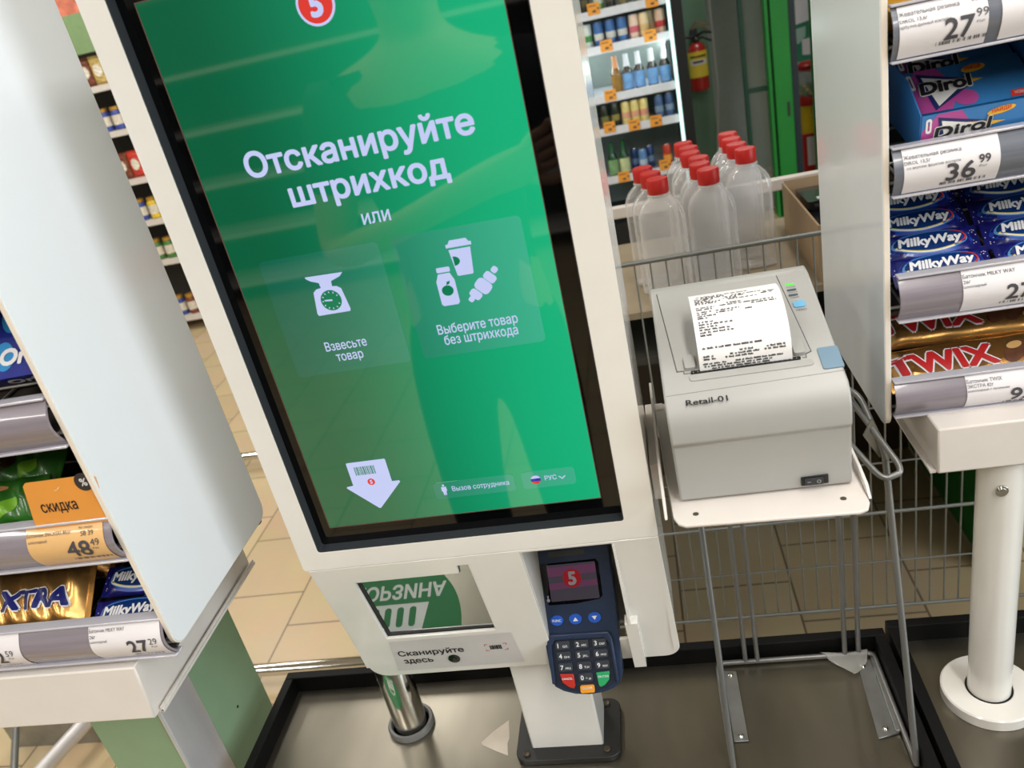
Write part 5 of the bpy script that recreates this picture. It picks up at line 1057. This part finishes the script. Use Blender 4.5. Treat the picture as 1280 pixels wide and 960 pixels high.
RD2 = M('vending_red', (186, 40, 36), 0.35); YE2 = M('vending_yellow', (236, 200, 40), 0.4)
gm.part('stand', B().box(1.25, 1.37, 4.80, 4.90, FLOOR, -0.70), RD2, bevel=0.004)
gm.part('stand_sign', B().prism(rr(1.272, -0.90, 1.335, -0.72, 0.004), front(4.798), 0, 0.003), PAPER)
gm.part('body', B().lathe([(0.060, -0.70), (0.060, -0.53)], GO, 20), YE2); gm.part('coin_plate', B().prism(rr(1.312, -0.60, 1.365, -0.525, 0.004), front(4.788), 0, 0.006), ALU)
gm.part('collar', B().lathe([(0.066, -0.53), (0.068, -0.49), (0.062, -0.475)], GO, 20), RD2)
gm.part('globe', B().lathe([(0.055, -0.475), (0.066, -0.45), (0.066, -0.34), (0.055, -0.32)], GO, 20), M('globe_clear', (214, 220, 222), 0.1, alpha=0.35))
gm.part('lid', B().lathe([(0.064, -0.32), (0.066, -0.295), (0.045, -0.275), (0.012, -0.270)], GO, 20), RD2)
r8 = random.Random(8); gbm = {}
for c_, nm in (((240, 206, 50), 'yellow'), ((44, 150, 60), 'green')):
    b = B().lathe([(0.002, -0.0125)] + [(0.0125 * math.cos(a), 0.0125 * math.sin(a)) for a in [math.radians(-60 + 30 * j) for j in range(5)]] + [(0.002, 0.0125)], n=10); gbm[nm] = b.mesh('gumball', [M('ball_' + nm, c_, 0.3)])
j = 0
for lv in range(3):
    for a in range(8):
        nm = 'green' if (a + lv) % 2 else 'yellow'; an = 2 * PI * (a + 0.5 * lv) / 8
        bar(gbm[nm], 'gumball', '%s gumball in the clear globe of the gumball machine' % nm, 'gumball', (GO[0] + 0.045 * math.cos(an), GO[1] + 0.045 * math.sin(an), -0.460 + 0.022 * lv), (0, 0, 0), '%s gumballs' % nm)
struct('wall_outside', B().box(0.5, 3.0, 5.8, 5.9, FLOOR, 2.1), M('porch_wall', (150, 158, 150), 0.7), (1.5, 5.8, FLOOR))

# ------------------------------------------------------------------ store shelf in the narrow gap at the left
gs = T('store_shelf', 'store shelving with dark back seen in the gap left of the kiosk', 'shelf unit', (-3.0, 4.4, FLOOR))
gs.part('back_panel', B().box(-3.7, -2.3, 4.55, 4.58, FLOOR, 0.95), M('shelf_dark_back', (56, 54, 50), 0.7))  # back panel in a plain dark colour
LV = (-1.00, -0.605, -0.340, -0.075, 0.220, 0.484)
for z in LV: gs.part('shelf', B().box(-3.7, -2.3, 4.152, 4.55, z - 0.030, z + 0.005), WHITEM)
gs.part('header', B().box(-3.7, -2.3, 4.16, 4.20, 0.67, 0.88), M('header_green', (128, 156, 110), 0.5)); gs.part('header_sign', B().box(-3.7, -2.3, 4.16, 4.20, 0.88, 1.2), M('header_red', (206, 120, 96), 0.5, noise=0.5, nscale=12))
PC = [((196, 170, 96), 'mustard'), ((200, 60, 44), 'red'), ((74, 120, 60), 'green'), ((222, 206, 170), 'cream'), ((60, 76, 150), 'blue'), ((222, 190, 50), 'yellow'), ((120, 64, 40), 'brown')]
lvn = ('bottom shelf', 'second shelf up', 'third shelf up', 'fourth shelf up', 'fifth shelf up', 'top shelf')
r9 = random.Random(4)
def jar(c):
    b = B().lathe([(0.030, 0), (0.036, 0.006), (0.036, 0.030), (0.036, 0.085), (0.036, 0.100), (0.028, 0.112), (0.030, 0.114), (0.030, 0.132), (0.026, 0.134)], n=16, ms=[0, 0, 1, 0, 0, 0, 2, 2, 2])
    return b.mesh('jar', [M('jar_%d_%d_%d' % c, c, 0.25, noise=0.3, nscale=40), M('jar_label', (226, 218, 200), 0.5, noise=0.25, nscale=50), M('jar_lid', (196, 150, 60), 0.35, metal=0.4)])
def pouch(c):
    b, fr = pillow(0.16, 0.085, 0.040, rag=0.1, seed=c[0]); b.disc(fr, 0.0, 0.0, 0.035, 0.026, 0.001, 1)
    for v in b.v: v.x, v.y, v.z = v.y, -v.z, v.x + 0.08
    return b.mesh('pouch', [M('pouch_%d_%d_%d' % c, c, 0.35, noise=0.35, nscale=25), M('jar_label')])
wx = ('leftmost', 'second', 'third', 'fourth', 'fifth', 'rightmost')
for li, z in enumerate(LV):
    for j in range(6):
        c, cn = PC[(li * 3 + j * 2 + (j * li) % 3) % 7]; x = -3.10 + 0.088 * j
        kind = 'pouch' if li in (3, 5) else 'jar'
        me = pouch(c) if kind == 'pouch' else jar(c)
        bar(me, 'snack_pouch' if kind == 'pouch' else 'food_jar', '%s %s, %s in view on the %s of the store shelving' % (cn, 'snack pouch' if kind == 'pouch' else 'food jar', wx[j], lvn[li]), kind, (x, 4.21, z + 0.006), (0, 0, r9.uniform(-0.2, 0.2)), 'goods on the store shelving')

# ------------------------------------------------------------------ the customer, whose reflection darkens the screen
def skin(name, chain, mt, parent, org, sub=2):
    """chain: list of limbs, each a list of (x, y, z, r, r2) or an index into earlier points to start from"""
    V, Ed, R = [], [], []
    for limb in chain:
        prev = None
        for p in limb:
            if isinstance(p, int): prev = p; continue
            V.append((p[0] - org[0], p[1] - org[1], p[2] - org[2])); R.append((p[3], p[4] if len(p) > 4 else p[3]))
            if prev is not None: Ed.append((prev, len(V) - 1))
            prev = len(V) - 1
    me = bpy.data.meshes.new(name); me.from_pydata(V, Ed, []); me.materials.append(mt)
    o = bpy.data.objects.new(name, me); COL.objects.link(o); o.parent = parent
    sk = o.modifiers.new('skin', 'SKIN'); sk.use_smooth_shade = True
    if not me.skin_vertices: me.attributes.new
    bm = bmesh.new(); bm.from_mesh(me); ly = bm.verts.layers.skin.verify()
    for v, r in zip(bm.verts, R): v[ly].radius = r; v[ly].use_root = (v.index == 0)
    bm.to_mesh(me); bm.free()
    sb = o.modifiers.new('subdivision', 'SUBSURF'); sb.levels = sub; sb.render_levels = sub
    return o
SKIN = M('skin', (206, 158, 130), 0.5); TRO = M('black_trousers', (22, 22, 26), 0.8); TEE = M('dark_shirt', (40, 44, 48), 0.8); HAIR = M('brown_hair', (52, 38, 30), 0.6)
PX, PY = -0.17, -1.02
po = T('person', 'person in dark shirt and black trousers holding a phone, seen only reflected', 'person', (PX, PY, FLOOR))
Zf = lambda h: FLOOR + h
body = [[(PX, PY, Zf(0.98), 0.135, 0.10), (PX, PY, Zf(1.15), 0.125, 0.095), (PX, PY, Zf(1.32), 0.150, 0.105), (PX, PY, Zf(1.43), 0.110, 0.08), (PX, PY + 0.01, Zf(1.51), 0.055, 0.058), (PX, PY + 0.025, Zf(1.58), 0.070, 0.080), (PX, PY + 0.03, Zf(1.66), 0.076, 0.095), (PX, PY + 0.02, Zf(1.73), 0.058, 0.070)]]
i0 = 8
for sgn in (-1, 1):
    body.append([0, (PX + sgn * 0.095, PY, Zf(0.88), 0.090), (PX + sgn * 0.11, PY + 0.02, Zf(0.50), 0.060), (PX + sgn * 0.115, PY - 0.01, Zf(0.30), 0.055), (PX + sgn * 0.12, PY - 0.02, Zf(0.09), 0.038), (PX + sgn * 0.125, PY + 0.05, Zf(0.04), 0.036, 0.034), (PX + sgn * 0.13, PY + 0.15, Zf(0.03), 0.036, 0.024)])
nv = i0 + 12
hands = ((-1, (PX - 0.20, PY + 0.02, Zf(1.40)), (PX - 0.26, PY + 0.05, Zf(1.12)), (PX - 0.06, PY + 0.24, Zf(1.20)), (0.02, PY + 0.27, Zf(1.28))), (1, (PX + 0.20, PY + 0.02, Zf(1.40)), (PX + 0.33, PY + 0.02, Zf(1.16)), (PX + 0.36, PY + 0.20, Zf(1.33)), (0.20, PY + 0.28, Zf(1.47))))
for sgn, sh_, el, wr, pm in hands:
    body.append([3, (*sh_, 0.062), (*el, 0.042), (*wr, 0.028, 0.024), (*pm, 0.036, 0.018)]); base_i = nv + 3; nv += 4
    pv = Vector(pm); dv = (pv - Vector(wr)).normalized(); sd = Vector((1, 0, 0)) if abs(dv.x) < 0.7 else Vector((0, 0, 1)); sd = (sd - sd.dot(dv) * dv).normalized()
    for q, (off, ln) in enumerate(((-0.027, 0.066), (-0.009, 0.078), (0.009, 0.074), (0.027, 0.058))):
        a = pv + dv * 0.030 + sd * off; b_ = a + dv * ln * 0.5; c_ = b_ + dv * ln * 0.25 + Vector((0, 0.012, 0.012)); body.append([base_i, (*a, 0.010), (*b_, 0.009), (*c_, 0.008)]); nv += 3
    a = pv - sd * 0.034 + dv * 0.004; b_ = a - sd * 0.018 + dv * 0.030; body.append([base_i, (*a, 0.012), (*b_, 0.010), (*(b_ + dv * 0.022), 0.009)]); nv += 3
skin('body', body, SKIN, po.o, (PX, PY, FLOOR))
tr_ = [[(PX, PY, Zf(1.06), 0.140, 0.110), (PX, PY, Zf(1.00), 0.150, 0.115), (PX, PY, Zf(0.92), 0.155, 0.12)]]
for sgn in (-1, 1): tr_.append([2, (PX + sgn * 0.100, PY, Zf(0.80), 0.105), (PX + sgn * 0.112, PY + 0.02, Zf(0.50), 0.080), (PX + sgn * 0.118, PY - 0.01, Zf(0.28), 0.072), (PX + sgn * 0.122, PY - 0.02, Zf(0.10), 0.062), (PX + sgn * 0.122, PY - 0.01, Zf(0.03), 0.058)])
skin('trousers', tr_, TRO, po.o, (PX, PY, FLOOR))
te_ = [[(PX, PY, Zf(0.88), 0.165, 0.128), (PX, PY, Zf(0.97), 0.165, 0.128), (PX, PY, Zf(1.16), 0.145, 0.112), (PX, PY, Zf(1.33), 0.168, 0.12), (PX, PY, Zf(1.44), 0.115, 0.088)]]
for sgn, sh_, el, wr, pm in hands:
    m_ = [sh_[q] + (el[q] - sh_[q]) * 0.62 for q in range(3)]; te_.append([3, (*sh_, 0.078), (*m_, 0.062)])
skin('shirt', te_, TEE, po.o, (PX, PY, FLOOR))
hb_ = B(); hb_.sheet(20, 10, lambda a, c: (PX + 0.088 * math.cos(2 * PI * a) * math.sin(PI * 0.72 * c + 1e-3), PY + 0.012 + 0.108 * math.sin(2 * PI * a) * math.sin(PI * 0.72 * c + 1e-3) - 0.03 * c, Zf(1.675) + 0.100 * math.cos(PI * 0.72 * c)))
po.part('hair', hb_, HAIR)
for sgn in (-1, 1):
    po.part('shoe', B().prism(rr(PX + sgn * 0.127 - 0.045, PY - 0.09, PX + sgn * 0.127 + 0.045, PY + 0.19, 0.04), flat(FLOOR), 0.0, 0.075), BLACK, bevel=0.025, seg=4)
fc = B()
for sgn in (-1, 1): fc.disc(Fr((PX, PY + 0.108, Zf(1.64)), (1, 0, 0), (0, 0, 1), (0, 1, 0)), sgn * 0.030, 0.015, 0.011, 0.006, 0.004)
fc.disc(Fr((PX, PY + 0.104, Zf(1.58)), (1, 0, 0), (0, 0, 1), (0, 1, 0)), 0, 0.0, 0.020, 0.005, 0.002)
po.part('face_features', fc, INK)
solo('phone', B().prism(rr(-0.075, -0.037, 0.075, 0.037, 0.009), Fr((0, 0, 0), (1, 0, 0), (0, 0.4194, 0.8879)), -0.004, 0.004), BG, 'black phone held up by the person in front of the kiosk', 'phone', (0.165, -0.690, 0.395), local=True, bevel=0.002)
sb_ = T('store_shelf', 'store shelving on the far side behind the customer, reflected in the screen', 'shelf unit', (-0.5, -4.7, FLOOR))
sb_.part('back_panel', B().box(-3.5, 2.5, -4.98, -4.95, FLOOR, 0.9), M('shelf_dark_back'))
for z in (-0.95, -0.6, -0.25, 0.10, 0.45): sb_.part('shelf', B().box(-3.5, 2.5, -4.95, -4.55, z - 0.03, z), WHITEM)

bpy.data.objects.remove(_to); bpy.data.curves.remove(_tc)
